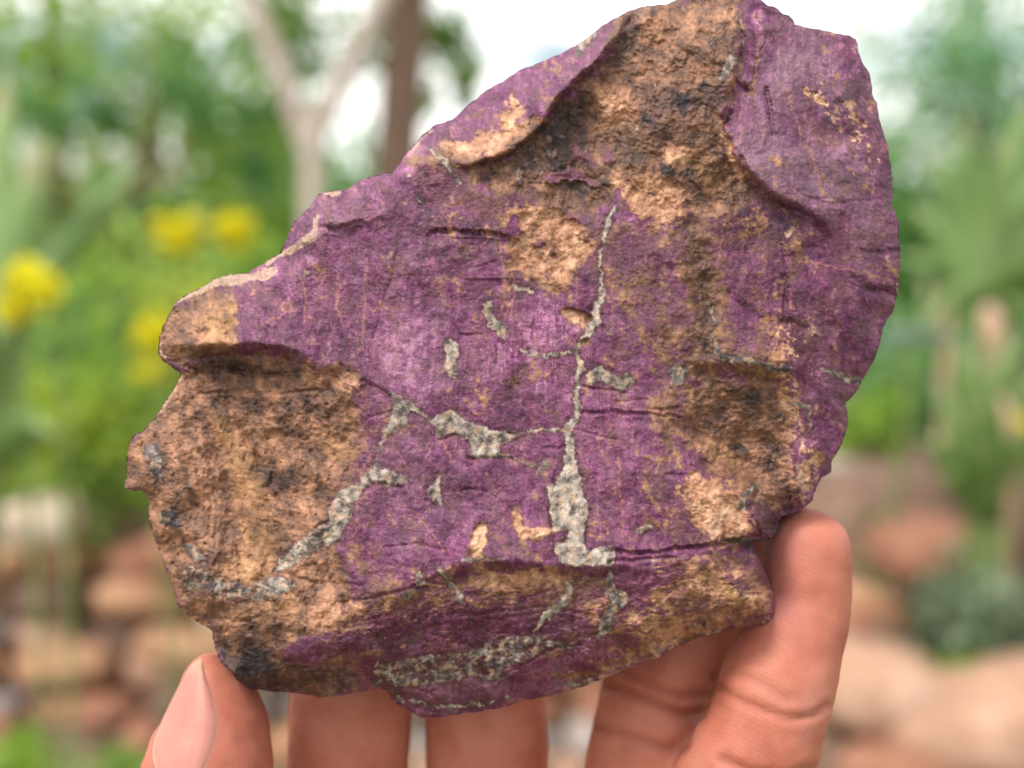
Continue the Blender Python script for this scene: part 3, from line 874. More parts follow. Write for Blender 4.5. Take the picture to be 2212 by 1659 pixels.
OC = 0.16 + 0.20 * fbm(XX / 260, YY / 260, 3, seed=31)
def add(F, v):
    global OC
    OC = np.maximum(OC, F * v)
add(poly(P_brown_top, 24), 0.84)
add(poly(P_hollow, 34), 0.90)
add(poly(P_left, 26), 1.1)
add(poly(P_lobe, 26), 1.0)
add(poly(P_patch, 12), 0.88)
add(poly(P_pale, 18), 0.84)
add(poly(P_block, 22), 0.66)
for s, v, sf in (
    ("960,305,8 1010,318,20 1080,312,28 1130,292,24 1165,262,14", .86, 10), ("1100,205,10 1112,235,20 1098,262,14", .7, 8),
    ("1020,240,12 1070,262,10", .5, 10), ("880,345,8 960,355,14 1060,372,18", .62, 14), ("1000,420,30 1060,440,26", .52, 24),
    ("1340,400,30 1430,440,44 1450,470,20", .78, 16), ("1490,490,34 1515,600,36 1525,700,40 1510,780,40", .88, 26), ("1400,620,40 1440,720,50 1450,800,40", .60, 36), ("1450,850,40 1450,980,30", .62, 30),
    ("1290,560,30 1340,640,60 1420,700,50", .47, 40), ("1600,520,20 1620,600,30 1640,700,30 1600,760,40", .5, 34),
    ("1440,780,30 1480,900,40", .52, 26), ("1560,740,30 1660,770,30", .60, 24), ("1380,980,20 1430,1080,30", .48, 30),
    ("1380,1110,14 1470,1150,18 1540,1172,14", .55, 16),
    ("700,800,14 730,800,18 770,820,14", .85, 10), ("700,860,20 760,960,26 740,1080,20", .68, 22), ("770,1250,30 860,1230,20", .5, 26),
    ("1040,1140,10 1036,1175,17 1032,1208,16", .95, 5), ("1106,1108,9 1118,1130,12 1130,1150,13 1180,1150,13 1206,1140,8", .92, 5),
    ("1060,1150,16 1100,1180,16 1170,1190,14", .52, 14), ("1180,990,8 1270,1010,10 1262,1040,10", .45, 8), ("1216,670,5 1240,682,11 1268,700,12", .9, 4),
    ("1259,742,6 1268,736,10", .9, 4), ("1095,820,8 1120,830,12", .6, 8), ("1290,840,10 1320,960,20 1330,1080,24", .40, 30),
    ("900,1240,10 1000,1250,16 1100,1240,14 1200,1240,16", .68, 14), ("1040,1290,14 1110,1285,18 1160,1275,14", .66, 12), ("760,1300,20 860,1300,14 940,1345,12", .55, 16),
    ("920,1262,12 1050,1252,22 1180,1256,24 1300,1262,14", .80, 14), ("780,1320,14 900,1296,16 1000,1290,12", .62, 16), ("820,1400,12 700,1440,14", .5, 16), ("1400,1290,36 1500,1270,44 1620,1270,44", .74, 30), ("1140,1420,10 1280,1370,16 1420,1320,20", .66, 16), ("1140,1460,12 1260,1460,14 1400,1410,14 1560,1350,12", .70, 10), ("560,1450,60 740,1470,30", .9, 26), ("1340,1380,30 1480,1320,40", .6, 26),
    ("1000,1260,12 1080,1255,12", .6, 10), ("930,1345,6 1000,1340,8 1040,1330,5", .7, 8), ("640,1380,40 760,1340,22", .75, 26),
    ("870,905,10 905,915,8", .5, 6), ("1056,500,8 1075,560,4 1080,600,3", .62, 4), ("1104,560,3 1104,620,3", .7, 3),
    ("1740,196,5 1746,212,8 1790,216,8", .72, 6), ("1836,226,8 1846,256,12 1858,270,10", .82, 8), ("1830,310,6 1842,350,10", .72, 10), ("1870,320,12 1880,350,10", .55, 10),
    ("1716,470,10 1730,560,14 1700,600,12", .55, 14), ("1720,480,8 1700,500,10", .7, 6), ("1800,560,8 1860,565,8 1940,580,14", .55, 10),
    ("1740,700,20 1780,760,20", .40, 20), ("1680,720,14 1690,780,18", .66, 14), ("1760,990,20 1720,1040,24 1760,1050,10", .62, 14), ("1780,900,20 1740,960,20", .45, 20),
    ("1590,20,6 1603,80,5 1600,150,4 1575,215,5 1572,290,5", .8, 4), ("1560,290,8 1580,330,9 1596,380,8", .92, 4), ("1640,30,3 1646,60,3 1640,120,2 1630,170,3 1626,240,3", .7, 3),
    ("1229,180,6 1276,134,7 1338,58,8 1400,18,12 1445,4,16", .95, 12), ("1180,200,16 1240,130,16 1310,70,16", .58, 22), ("960,330,20 1060,345,16 1150,290,14", .8, 16), ("940,400,30 1000,400,30", .5, 30), ("1600,800,90 1560,900,100", .62, 50), ("860,1260,20 1000,1320,30 1200,1300,30 1340,1290,40", .52, 30), ("1060,440,30 1300,510,50 1480,520,50 1660,520,50", .50, 50), ("1340,580,60 1440,680,80 1560,720,60", .52, 50), ("1480,700,50 1700,740,50", .54, 40), ("1460,900,50 1420,1060,40", .40, 40), ("770,860,16 780,960,22 770,1060,22", .60, 30), ("780,1180,20 800,1250,30 840,1270,20", .60, 30), ("1000,440,30 1090,600,20", .38, 30), ("620,800,20 660,800,20", .5, 16), ("560,630,20 640,650,10", .40, 20)):
    add(stroke(line(s), sf * 1.7), v)
# purple islands inside the brown
for s, v, sf in (("1173,378,8 1225,382,12 1285,388,4", .75, 6), ("1250,100,30 1280,150,26 1220,190,16", .34, 26), ("1310,340,20 1240,330,14", .5, 14), ("1560,240,8", .6, 8), ("1420,250,10 1500,230,8", .35, 10),
                 ("1330,430,14 1310,460,20 1370,470,10", .6, 12), ("1540,800,10 1600,830,20", .3, 16), ("600,1400,14 700,1400,20 640,1435,10", .5, 14),
                 ("760,1385,14 900,1350,18 1060,1335,20 1200,1350,20", .5, 14), ("900,1515,14 1050,1490,20 1200,1440,24 1270,1400,16", .5, 12), ("1330,1240,16 1440,1240,20 1360,1290,20", .5, 14), ("1188,548,8", .6, 5), ("1160,520,9", .5, 5), ("1180,595,10", .5, 6), ("1112,500,10 1120,470,7", .9, 5), ("1190,1170,10", .5, 8), ("1070,1180,8 1072,1195,8", .8, 5)):
    OC = OC - stroke(line(s), sf) * v
fine = fbm(XX / 26, YY / 26, 5, 0.68, seed=41)
fine2 = fbm(XX / 9, YY / 9, 4, 0.7, seed=45)
thread = ridged(XX / 46, YY / 46, 4, seed=47)
def streaks(ang, lo, sh, seed, octs=4):               # streaks along a direction; each octave keeps the direction
    c_, s_ = math.cos(ang), math.sin(ang)
    u = XX * c_ + YY * s_; v = -XX * s_ + YY * c_
    u = u + 8 * noise(XX / 40, YY / 40, seed + 1); v = v + 8 * noise(XX / 40, YY / 40, seed + 2)
    o = 0; a = 1; t_ = 0
    for q in range(octs):
        o = o + a * noise(u / lo * 1.9 ** q, v / sh * 1.9 ** q, seed + 7 * q); t_ += a; a *= .65
    return o / t_
streak = streaks(-.16, 46, 11, 51)
mott = fbm(XX / 24, YY / 24, 3, .75, seed=53)        # blotches a few millimetres wide
blot = fbm(XX / 64, YY / 64, 3, .6, seed=55)
fil = np.clip(1 - np.abs(fbm(XX / 15, YY / 15, 3, .7, seed=57)) * 9, 0, 1) * sstep(-.15, .35, fbm(XX / 55, YY / 55, 2, seed=59))                      # sideways streaks
below = np.clip(sstep(0, 40, YY - np.interp(XX, [640, 760, 940, 1000, 1300, 1560, 1700], [1400, 1320, 1240, 1215, 1215, 1175, 1150])), 0, 1)
below = np.maximum(below, poly(P_hollow, 16) * 0.7)
nz = fine * 0.62 + fine2 * 0.42
streak2 = streaks(-.20, 34, 6.5, 151, 3)
nz = nz * (1 - 0.8 * below) + below * (0.6 * streak + .75 * streak2 + 0.2 * fine2)
OCw = warp(OC, 1.6, wxp + 14 * blot, wyp + 14 * fbm(XX / 50, YY / 50, 3, seed=56))
ochre = sstep(0.40, 0.58, OCw + 0.95 * nz + .45 * blot + 0.10 * thread)
ochre_weak = np.maximum(.95 * sstep(.30, .80, blur(OCw, 22) + .5 * fine), 0.7 * sstep(0.15, 0.5, OCw + 0.55 * fbm(XX / 70, YY / 70, 4, seed=58) + .12 * nz))   # a rusty film that tints the purple
threads = sstep(0.80, 0.93, ridged(XX / 90 + 0.25 * fine, YY / 120, 3, seed=61) * 0.8 + 0.22 * ridged(XX / 24, YY / 24, 2, seed=62)) * sstep(0.02, .3, fbm(XX / 150, YY / 150, 2, seed=63) + .18)

TL = np.zeros(XX.shape)
for s in ("1625,30,1 1637,90,1 1630,170,1", "1602,180,1.2 1598,260,1 1602,330,1", "1696,190,1 1712,240,1.4 1740,310,1.2 1758,350,1 1776,420,.8", "1860,400,1.4 1888,420,1", "1742,190,1 1740,260,1.6", "1075,500,1.2 1090,600,1.4 1086,690,1", "1104,560,1 1110,640,1.3 1085,690,1", "790,560,1.2 782,740,1", "729,590,1 726,660,1.3 740,700,1", "862,690,1 858,800,.8",
          "1245,600,1 1250,760,1", "770,900,1.4 790,960,1.2 800,1010,1", "1108,986,1.4 1150,1000,1.2", "948,944,2 965,975,1.6 975,1000,1", "1335,980,1 1345,1160,1", "1560,500,1 1540,640,1.5", "1720,560,1 1880,590,1.2 1940,610,1", "1690,680,1 1660,800,1.4 1650,860,1", "640,560,1 660,640,1 655,700,1", "1290,1100,1 1300,1160,1", "900,1110,1 960,1190,1.6", "560,700,1 700,640,1"):
    TL = np.maximum(TL, stroke(line(s), 2.6))
threads = np.maximum(threads * .7, warp(TL, 1.2, 4 * noise(XX / 14, YY / 14, 65), 4 * noise(XX / 14, YY / 14, 66)) * sstep(-.5, .1, fine2 + .3 * fine))
# tone of the ochre: 0 dark brown .. 1 light peach; shade under lobe and crest painted darker
OT = 0.42 + np.zeros(XX.shape)
def tone(F, v):
    global OT
    OT = OT * (1 - F) + v * F
tone(poly(P_brown_top, 16), 0.38); tone(poly(P_left, 16), 0.52); tone(poly(P_hollow, 16), 0.46); tone(poly(P_patch, 12), 0.72); tone(poly(P_pale, 12), 0.78); tone(poly(P_block, 16), 0.60); tone(poly(P_lobe, 12), 0.52)
for s, v, sf in (("960,305,8 1010,318,24 1080,312,30 1130,292,26 1180,252,12", .78, 10), ("1100,205,12 1112,235,22 1098,262,14", .8, 8),
    ("1290,200,20 1340,220,34 1300,280,10", .70, 20), ("1400,60,30 1480,60,40 1540,40,30", .58, 20), ("1350,400,36 1440,440,50", .74, 16), ("1460,340,24", .85, 8), ("1420,130,40 1500,150,40", .5, 30), ("1250,400,30 1290,440,30", .30, 20),
    ("1180,260,20 1120,330,20 1240,220,30", .16, 20), ("1230,300,40 1200,350,30", .14, 24), ("1360,60,20 1320,120,20", .2, 16), ("1229,180,8 1276,134,8 1338,58,10 1400,18,14 1445,4,16", .34, 10),
    ("440,780,26 560,795,18 640,815,14", .22, 20), ("500,860,30 600,880,30", .34, 30), ("600,920,30 700,920,40", .46, 30), ("640,840,24 740,860,30", .44, 24),
    ("700,810,16 770,830,16", .72, 12), ("400,920,20 430,1000,30 440,1080,30", .62, 24), ("300,960,14 300,1010,16", .66, 14), ("470,1260,30 560,1250,30", .66, 24), ("640,1320,30 740,1330,30", .62, 24),
    ("580,1030,30 620,1040,20", .32, 24), ("560,1100,16 600,1150,36", .42, 24), ("540,1460,90", .10, 40), ("620,1460,50 760,1460,30", .2, 30), ("560,1350,30", .35, 20),
    ("1040,1140,12 1036,1175,17 1032,1208,16", .90, 5), ("1106,1108,9 1118,1130,12 1130,1150,13 1180,1150,13 1206,1140,8", .82, 5), ("1216,670,5 1240,682,11 1268,700,12", .85, 4),
    ("1570,850,50 1640,870,30", .30, 30), ("1500,960,26 1540,1000,16", .64, 20), ("1560,940,30", .52, 20), ("1640,1000,30 1680,980,20", .42, 20), ("1580,1250,24 1620,1290,20", .84, 14), ("1590,1300,16", .5, 10),
    ("1560,290,8 1580,330,9 1596,380,8", .82, 4), ("1500,520,40 1520,640,44 1520,760,40", .34, 30), ("1400,640,50 1440,760,50", .36, 40), ("1450,880,40 1440,980,30", .46, 30), ("1700,760,40", .62, 20), ("1880,340,30 1840,240,30 1760,210,30", .88, 14), ("1480,1330,40 1400,1380,30", .55, 20),
    ("900,1250,30 1200,1255,34", .66, 20), ("1340,1330,50 1500,1290,50", .66, 30), ("1740,1030,40 1700,720,30", .78, 20), ("390,690,24 460,700,30", .60, 20)):
    tone(stroke(line(s), sf), v)
leftm = poly(P_left, 20)
otone = np.clip(warp(OT, 1.5) + .34 * leftm * (streaks(1.15, 90, 26, 161, 3)) + .22 * leftm * streaks(.2, 40, 9, 165, 3) + 0.42 * fine + (.30 * mott - .1 * fine) * (1 - .6 * leftm) + .34 * blot + 0.16 * fine2 - .16 * fine * leftm + 0.2 * streak * below, 0, 1)

YE = np.zeros(XX.shape)
for s, v, sf in (("470,900,16 500,960,26 540,1060,30 560,1180,34 520,1250,24", .42, 14), ("470,700,30 500,680,20", .6, 16), ("1540,960,10 1600,1010,12", .3, 12), ("1560,1270,14 1600,1290,14", .5, 8),
                 ("1540,710,10 1536,740,8", .8, 5), ("1560,770,10 1570,790,12", .7, 6), ("1500,320,20 1540,400,16", .4, 14), ("720,960,20 760,980,16", .35, 14), ("520,1240,40 600,1300,30", .35, 30), ("1060,262,8 1160,262,8", .4, 8), ("1000,1330,8 1060,1325,8", .5, 6)):
    YE = np.maximum(YE, stroke(line(s), sf) * v)
yellow = .8 * warp(YE, 1.2) * sstep(-.5, .3, fine + .2)

VE = np.zeros(XX.shape); VT = np.full(XX.shape, .62)
veins = (
    ("1324,450,6 1312,484,9 1301,528,4 1296,557,4 1298,598,4 1300,630,7 1291,661,9 1285,692,11 1272,716,9 1249,739,4 1244,760,6 1252,781,8 1257,794,8 1246,817,6 1246,843,7 1246,866,7 1249,895,9 1236,911,11 1226,929,8 1228,952,9 1231,983,12 1228,1015,19 1224,1046,30 1228,1077,37 1233,1114,31 1246,1145,19 1239,1179,27 1234,1202,24 1270,1205,15 1309,1197,17", .8),
    ("1124,750,4 1140,763,6 1171,768,5 1210,763,6 1244,760,6", .66), ("1267,823,6 1288,810,18 1312,813,12 1330,828,11 1350,820,19 1362,824,10", .55),
    ("968,739,7 976,760,14 973,783,13 973,807,11 983,817,3", .66), ("1056,651,5 1049,672,12 1067,692,9 1080,713,15 1090,729,5", .62),
    ("1111,617,8 1129,625,5 1147,630,7", .6), ("843,851,6 864,866,14 890,879,9 911,892,3 931,908,6 957,911,16 989,921,19 1028,937,19 1056,952,18 1093,944,10 1114,939,3 1145,931,4 1171,925,5 1210,929,5 1226,929,8", .60),
    ("1036,963,17 1036,981,12 1080,981,6", .66), ("864,866,14 858,897,11 843,921,12 830,937,9 822,960,4 814,989,3 808,1010,6 800,1026,11 840,1030,13 866,1036,11", .52),
    ("798,1026,12 785,1041,10 762,1062,17 738,1093,22 733,1119,18 712,1142,19 678,1166,21 647,1189,20 621,1213,15 595,1233,8", .64),
    ("955,1022,3 944,1041,7 937,1059,17 942,1080,14", .55), ("1174,1002,10 1166,1020,8", .5), ("1108,986,1.5 1130,1000,1.5 1160,1006,1.5", .5),
    ("947,1229,7 968,1253,8 986,1276,8 999,1300,7", .5), ("905,1240,9 908,1262,9", .66), ("895,1277,8 877,1287,9", .5), ("1228,1260,9 1228,1287,12 1212,1305,13 1176,1331,10 1155,1362,6", .62),
    ("1166,1380,8 1132,1388,14 1093,1409,16 1054,1420,18 1002,1435,26 936,1443,28 884,1448,28 832,1448,22", .36), ("1166,1380,8 1215,1392,6 1245,1398,5", .4),
    ("1317,1240,9 1317,1279,12 1340,1292,22 1317,1323,12 1306,1352,19 1290,1380,5", .45), ("1531,651,5 1541,692,7 1536,726,6 1544,752,8 1565,773,9 1598,776,10 1643,781,8 1671,797,11 1703,794,6", .22),
    ("1463,802,20 1463,822,18", .3), ("1773,797,4 1799,802,7 1825,815,6 1856,820,7", .5), ("1380,1144,11 1408,1136,7", .5), ("1687,903,12", .15), ("1679,957,2 1671,986,4 1663,1027,3", .18),
    ("1632,1049,9 1606,1072,10 1601,1095,9", .45), ("1256,94,12 1280,74,7 1248,112,10", .48), ("918,318,6 938,330,7 958,346,8 978,378,4 990,400,8", .55), ("880,380,7", .45), ("902,430,5 916,446,6", .45),
    ("659,590,9", .62), ("1275,1474,14 1240,1490,5", .55), ("1212,1480,3 1275,1474,10", .5), ("880,1512,6 950,1527,9 1040,1522,9 1110,1500,4", .5), ("1166,274,8 1204,304,22 1190,330,16", .05), ("820,1430,10 850,1490,12 870,1515,7", .6),
    ("1000,1205,6 1040,1210,6 1090,1208,3", .3), ("1000,1210,4 1030,1212,5", .4), ("1180,330,3 1120,360,5 1120,395,6", .3), ("1560,170,8 1580,130,14", .4), ("1745,930,3 1750,880,6 1720,870,8", .5), ("1800,245,6", .2), ("1925,360,4 1928,395,5", .5),
    ("330,975,24 345,1000,14", .35), ("360,1114,24 380,1130,14", .0), ("410,1240,26 470,1260,22 560,1290,16", .34), ("440,1210,14 400,1180,12", .3), ("1520,1350,8", .3), ("720,1330,4", .3), ("1400,1090,3", .5))
vein_polys = (
    ("926,903 952,892 973,884 1004,903 1028,913 1054,926 1088,934 1114,939 1106,947 1082,960 1080,973 1106,983 1098,989 1067,986 1028,986 1009,983 1015,973 1013,955 1002,939 976,934 947,944 944,929 934,916", .62),
    ("1218,937 1220,963 1215,1009 1207,1030 1197,1045 1177,1049 1184,1080 1189,1111 1192,1142 1233,1150 1218,1171 1197,1171 1194,1192 1205,1213 1249,1223 1288,1218 1317,1226 1328,1213 1327,1179 1301,1179 1265,1187 1259,1171 1267,1119 1270,1088 1257,1056 1254,1033 1244,1015 1239,976 1239,947", .76),
    ("722,1066 764,1045 789,1033 805,1045 768,1074 764,1104 743,1141 730,1166 697,1183 655,1204 630,1224 605,1233 597,1212 630,1187 668,1149 689,1141 714,1133 709,1095", .70),
    ("793,1012 822,1010 868,1024 872,1045 830,1045 805,1041", .45), ("839,854 864,849 897,883 880,895 868,924 834,945 822,941 834,924 847,899 851,874", .55),
    ("1262,817 1270,797 1296,789 1317,804 1340,812 1351,799 1369,820 1361,838 1335,846 1322,833 1296,825 1262,833", .50),
    ("1041,653 1056,648 1058,666 1069,685 1095,700 1090,731 1067,718 1051,703 1055,690 1043,674", .60), ("955,731 973,731 994,747 986,778 986,817 963,804 956,791 963,770", .66),
    ("806,1430 853,1425 947,1407 989,1409 1030,1399 1054,1383 1111,1373 1166,1375 1218,1393 1249,1399 1181,1400 1142,1420 1093,1443 1088,1466 1054,1477 1028,1461 989,1469 884,1485 853,1482 806,1482", .34),
    ("389,1245 464,1262 522,1270 589,1240 640,1262 600,1290 520,1300 440,1282 392,1270", .66), ("318,960 350,980 352,1040 322,1030", .36))
for pl, tn_ in vein_polys:
    q = [tuple(float(a) for a in w.split(',')) for w in pl.split()]
    F = np.clip(blur(inside(q).astype(float), 2.5), 0, 1)
    VE = np.maximum(VE, F); VT = np.where(F > .3, tn_, VT)
for s, t in veins:
    q = line(s)
    F = stroke([(a, b, max(c * .84, 2.0)) for a, b, c in q], 5.0)
    VE = np.maximum(VE, F)
    VT = np.where(stroke([(a, b, c + 6) for a, b, c in q], 1) > .5, t, VT)
wv1 = 5 * noise(XX / 23, YY / 23, 71) + 3.5 * noise(XX / 9, YY / 9, 72) + 2 * fine2; wv2 = 5 * noise(XX / 23, YY / 23, 73) + 3.5 * noise(XX / 9, YY / 9, 74) - 2 * fine2
VEw = warp(VE, 1, wv1, wv2)
lower_band = sstep(1360, 1400, YY) * sstep(1260, 1200, XX) + sstep(620, 560, XX) * sstep(1180, 1220, YY)
vein = sstep(0.47, 0.68, VEw - lower_band * (.30 - .9 * streaks(-.2, 40, 14, 79)) + 0.22 * fine2 + .22 * noise(XX / 13, YY / 13, 76) + .16 * noise(XX / 5, YY / 5, 86) - .04)
vring = np.clip(warp(blur(VE, 5), 1, wv1, wv2) * 1.6, 0, 1) * (1 - vein)
vtone = np.clip(warp(VT, 1, wv1, wv2) - .06 + .20 * fine2 + .50 * noise(XX / 17, YY / 21, 75) + .28 * mott - .5 * np.clip(1 - np.abs(noise(XX / 19, YY / 19, 87)) * 14, 0, 1), 0, 1)
vwarm = sstep(.1, .5, noise(XX / 19, YY / 19, 77) + .5 * fine2)

DK = np.zeros(XX.shape)  # dark mineral spots, plus shade painted under ledges and in the notch
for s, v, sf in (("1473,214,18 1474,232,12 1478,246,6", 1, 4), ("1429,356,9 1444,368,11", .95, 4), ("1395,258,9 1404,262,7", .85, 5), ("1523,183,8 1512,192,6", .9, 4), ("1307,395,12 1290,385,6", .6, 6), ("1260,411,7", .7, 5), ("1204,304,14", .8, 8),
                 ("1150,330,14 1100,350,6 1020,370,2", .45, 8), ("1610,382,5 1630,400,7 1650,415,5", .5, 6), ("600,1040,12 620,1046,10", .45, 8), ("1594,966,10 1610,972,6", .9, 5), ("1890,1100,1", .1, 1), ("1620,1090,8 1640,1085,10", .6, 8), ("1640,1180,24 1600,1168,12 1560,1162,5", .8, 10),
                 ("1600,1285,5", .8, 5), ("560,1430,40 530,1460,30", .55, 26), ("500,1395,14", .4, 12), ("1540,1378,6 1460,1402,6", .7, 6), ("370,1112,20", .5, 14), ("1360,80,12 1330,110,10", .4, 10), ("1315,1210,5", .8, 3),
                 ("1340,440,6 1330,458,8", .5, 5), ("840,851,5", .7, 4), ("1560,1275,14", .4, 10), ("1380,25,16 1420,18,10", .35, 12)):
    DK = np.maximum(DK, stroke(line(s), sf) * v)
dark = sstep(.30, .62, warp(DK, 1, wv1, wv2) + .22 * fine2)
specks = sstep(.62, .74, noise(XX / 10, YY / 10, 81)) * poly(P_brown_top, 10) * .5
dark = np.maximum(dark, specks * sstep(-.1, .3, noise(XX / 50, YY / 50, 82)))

# cream rim and pale rough spots
PA = np.zeros(XX.shape)
for s, v, sf in (("373,660,3 392,645,5 430,625,9 470,606,12 510,602,12 545,598,9 575,590,12 590,583,8", 1, 4), ("575,570,4 608,548,6 640,532,8 672,510,12 680,490,6 684,465,4", 1, 4), ("700,418,4 730,416,4", .8, 3),
                 ("347,740,3 345,760,4 375,795,3", .6, 3), ("392,812,4 370,850,4 340,895,4", .8, 3), ("880,335,2 930,280,5", .7, 3), ("270,1050,6", .7, 4), ("1376,278,4 1414,183,5 1545,161,3 1370,282,3", .0, 2),
                 ("1376,276,3", .9, 2), ("1414,183,4", .9, 2), ("1545,161,3", 1, 2), ("1600,30,5 1606,90,4", .5, 4), ("1260,80,8", .4, 5), ("1750,690,16 1760,720,18", .5, 14), ("1850,268,10", .5, 8), ("1700,505,6 1712,490,4", .9, 3),
                 ("1560,1110,22 1540,1150,16", .55, 14), ("1600,1110,8", .5, 6), ("1720,1010,16 1740,1070,12", .55, 10), ("1545,1225,10 1560,1260,7", .5, 8), ("1720,830,12 1726,860,10", .55, 8), ("1370,1440,8 1300,1462,10", .5, 8),
                 ("1250,1120,20 1240,1180,22", .4, 10), ("1860,620,3 1940,600,5 1938,640,5", .5, 4), ("1380,1000,20 1360,1080,20", .30, 20), ("1440,1210,14 1380,1210,8", .45, 10), ("1480,1300,20 1540,1310,14", .4, 14), ("1920,560,12", .45, 8), ("1300,790,4", .4, 4)):
    PA = np.maximum(PA, stroke(line(s), sf) * v)
PA = PA * (.75 + .5 * sstep(-.3, .2, noise(XX / 34, YY / 34, 85)))
pale = sstep(.42, .70, warp(PA, 1, wv1 * .6, wv2 * .6) + .30 * fine2)
pale = np.maximum(pale, .7 * sstep(.80, .92, noise(XX / 7.5, YY / 7.5, 83) + .25 * noise(XX / 90, YY / 90, 84)))

MA = 0.12 + .14 * fbm(XX / 190, YY / 190, 3, seed=91)
for s, v, sf in (("1640,330,70 1720,380,70 1800,380,60", 1.0, 50), ("1680,200,70 1740,120,60 1800,200,50", .8, 50), ("1850,440,60 1860,560,40", .5, 40), ("900,700,70 860,790,50 1000,820,60", .42, 60), ("1200,640,30 1160,600,30", .5, 30), ("870,540,60", .3, 50),
                 ("880,960,50 900,1120,60", .45, 50), ("690,480,50 760,470,30", .45, 30), ("1780,850,40", .5, 30), ("980,1500,60 1060,1490,40", .5, 30), ("820,1000,40", .4, 30), ("700,830,16 705,870,10", .9, 14), ("1280,150,20", .5, 20), ("960,420,30", .3, 20)):
    MA = np.maximum(MA, stroke(line(s), sf) * v)
mauve = np.clip(warp(MA, 1.5) + .25 * fine + .4 * fbm(XX / 42, YY / 42, 3, seed=92), 0, 1)
patina = np.clip(sstep(.12, .5, fbm(XX / 75, YY / 75, 4, .65, seed=93) + .25 * fine2) * .8 + .5 * sstep(.2, .5, fbm(XX / 22, YY / 26, 3, seed=94)), 0, 1)
fil = np.clip(fil, 0, 1)

PT = 0.50 + .22 * fbm(XX / 120, YY / 120, 3, seed=95)  # purple tone; shade of ledges, hollows and undersides painted in darker
def pt(s, v, sf):
    global PT
    F = stroke(line(s), sf)
    PT = PT * (1 - F) + v * F
for s, v, sf in (("1180,700,50 1120,780,50 1220,690,30", .8, 50), ("860,760,60 900,830,40", .78, 50), ("900,330,14 880,360,14", .95, 14), ("720,560,70 740,640,50", .56, 50), ("930,490,30 1060,500,30", .30, 22), ("950,560,14 1060,540,8", .34, 10),
                 ("1130,790,14 1080,880,10", .25, 14), ("1340,560,40 1420,600,40", .35, 40), ("1530,440,40 1700,500,60", .22, 40), ("1690,610,40 1720,700,30", .3, 30), ("1860,220,14 1880,200,14", .3, 14), ("1800,280,36 1840,280,20", .32, 22),
                 ("1790,320,26 1850,340,20", .75, 20), ("1640,30,14 1645,80,8", .92, 10), ("1600,950,60", .35, 40), ("560,720,40 640,720,60", .45, 30), ("760,1380,60 1000,1350,60 1100,1330,40 900,1400,30", .20, 36), ("1200,1360,60 1260,1420,30", .22, 30), ("1230,1440,30 1190,1470,20 1270,1410,14", .6, 20),
                 ("1380,1260,40 1460,1240,30", .5, 26), ("940,1510,30", .5, 20), ("1330,900,50 1350,960,40", .6, 40), ("1340,860,24", .7, 14), ("960,1060,40 1060,1040,40", .36, 40), ("690,480,40", .55, 20), ("800,1340,60", .2, 30), ("1700,1080,30 1660,1140,24", .12, 20), ("1730,800,30 1840,740,30", .5, 30)):
    pt(s, v, sf)
fibre = stroke(line('1080,740,60 1180,760,60 1300,860,40'), 60) + stroke(line('1060,620,20'), 40)
tonep = np.clip(warp(PT, 1.5) + .10 + .30 * fine + .34 * mott + .26 * blot + .26 * fine2 + .12 * noise(XX / 4.6, YY / 4.6, 96) + .16 * noise(XX / 3.4, YY / 34, 99) * (.4 + fibre) + .10 * noise((XX + .1 * YY) / 9, YY / 80, 98), 0, 1)
wine = np.clip(below * .85 + poly([(640, 1390), (760, 1330), (1000, 1270), (1250, 1290), (1290, 1400), (1120, 1400), (820, 1440)], 20) * .5, 0, 1) * (1 - poly(P_hollow, 16))

# ---------------------------------------------------------------- small relief
rough_area = np.clip(sstep(.3, .8, OCw) + below * .5, 0, 1)
def chips(scale, seed, tilt=.62, curv=.62):
    """shallow conchoidal scars meeting in crisp ridges, in units of `scale`"""
    u = (XX + 9 * noise(XX / 50, YY / 50, seed)) / scale; v = (YY + 9 * noise(XX / 50, YY / 50, seed + 1)) / scale
    iu = np.floor(u).astype(int); iv = np.floor(v).astype(int)
    best = np.full(u.shape, 9.0)
    for du in (-1, 0, 1):
        for dv in (-1, 0, 1):
            h = _perm[_perm[(iu + du + seed * 7) & 255] + ((iv + dv) & 255)]
            h2 = _perm[h + 31]; h3 = _perm[h2 + 57]; h4 = _perm[h3 + 91]
            x = u - (iu + du + .5 + (h / 255 - .5) * .9); y = v - (iv + dv + .5 + (h2 / 255 - .5) * .9)
            g = (h3 / 255 - .5) * 2 * tilt; g2 = (h4 / 255 - .5) * 2 * tilt
            best = np.minimum(best, h3 / 255 * .12 + g * x + g2 * y + curv * (x * x + y * y))
    return best - .3
ca = np.clip(.30 + 1.0 * sstep(.3, .8, OCw) + .5 * below + .5 * sstep(1600, 1700, XX) * sstep(700, 400, YY) * 0, 0, 1.3)
relief = 9.0 * fbm(XX / 120, YY / 120, 3, seed=101)
relief += gauss_small(chips(150, 3)) * 30 * (.5 + .5 * ca) + gauss_small(chips(66, 5)) * 17 * ca + gauss_small(chips(30, 9)) * 6.5 * ca
relief += (3.2 + 4.6 * rough_area) * fbm(XX / 38, YY / 38, 4, .6, seed=102)
rough_area = rough_area * (1 - .55 * leftm)
relief += (1.3 + 3.4 * rough_area) * (ridged(XX / 22, YY / 22, 3, seed=103) - .2) * .8
relief += (1.0 + 1.8 * rough_area) * fbm(XX / 8, YY / 8, 3, .7, seed=104)
relief += (1 - rough_area) * (1.4 * streaks(.12, 50, 18, 106))
relief += below * 3.4 * streaks(-.22, 70, 12, 107)
relief += poly(P_hollow, 14) * 4.0 * streaks(-.25, 50, 10, 138)
relief += poly(P_left, 14) * 1.6 * (ridged((XX) / 46, YY / 20, 3, seed=109))
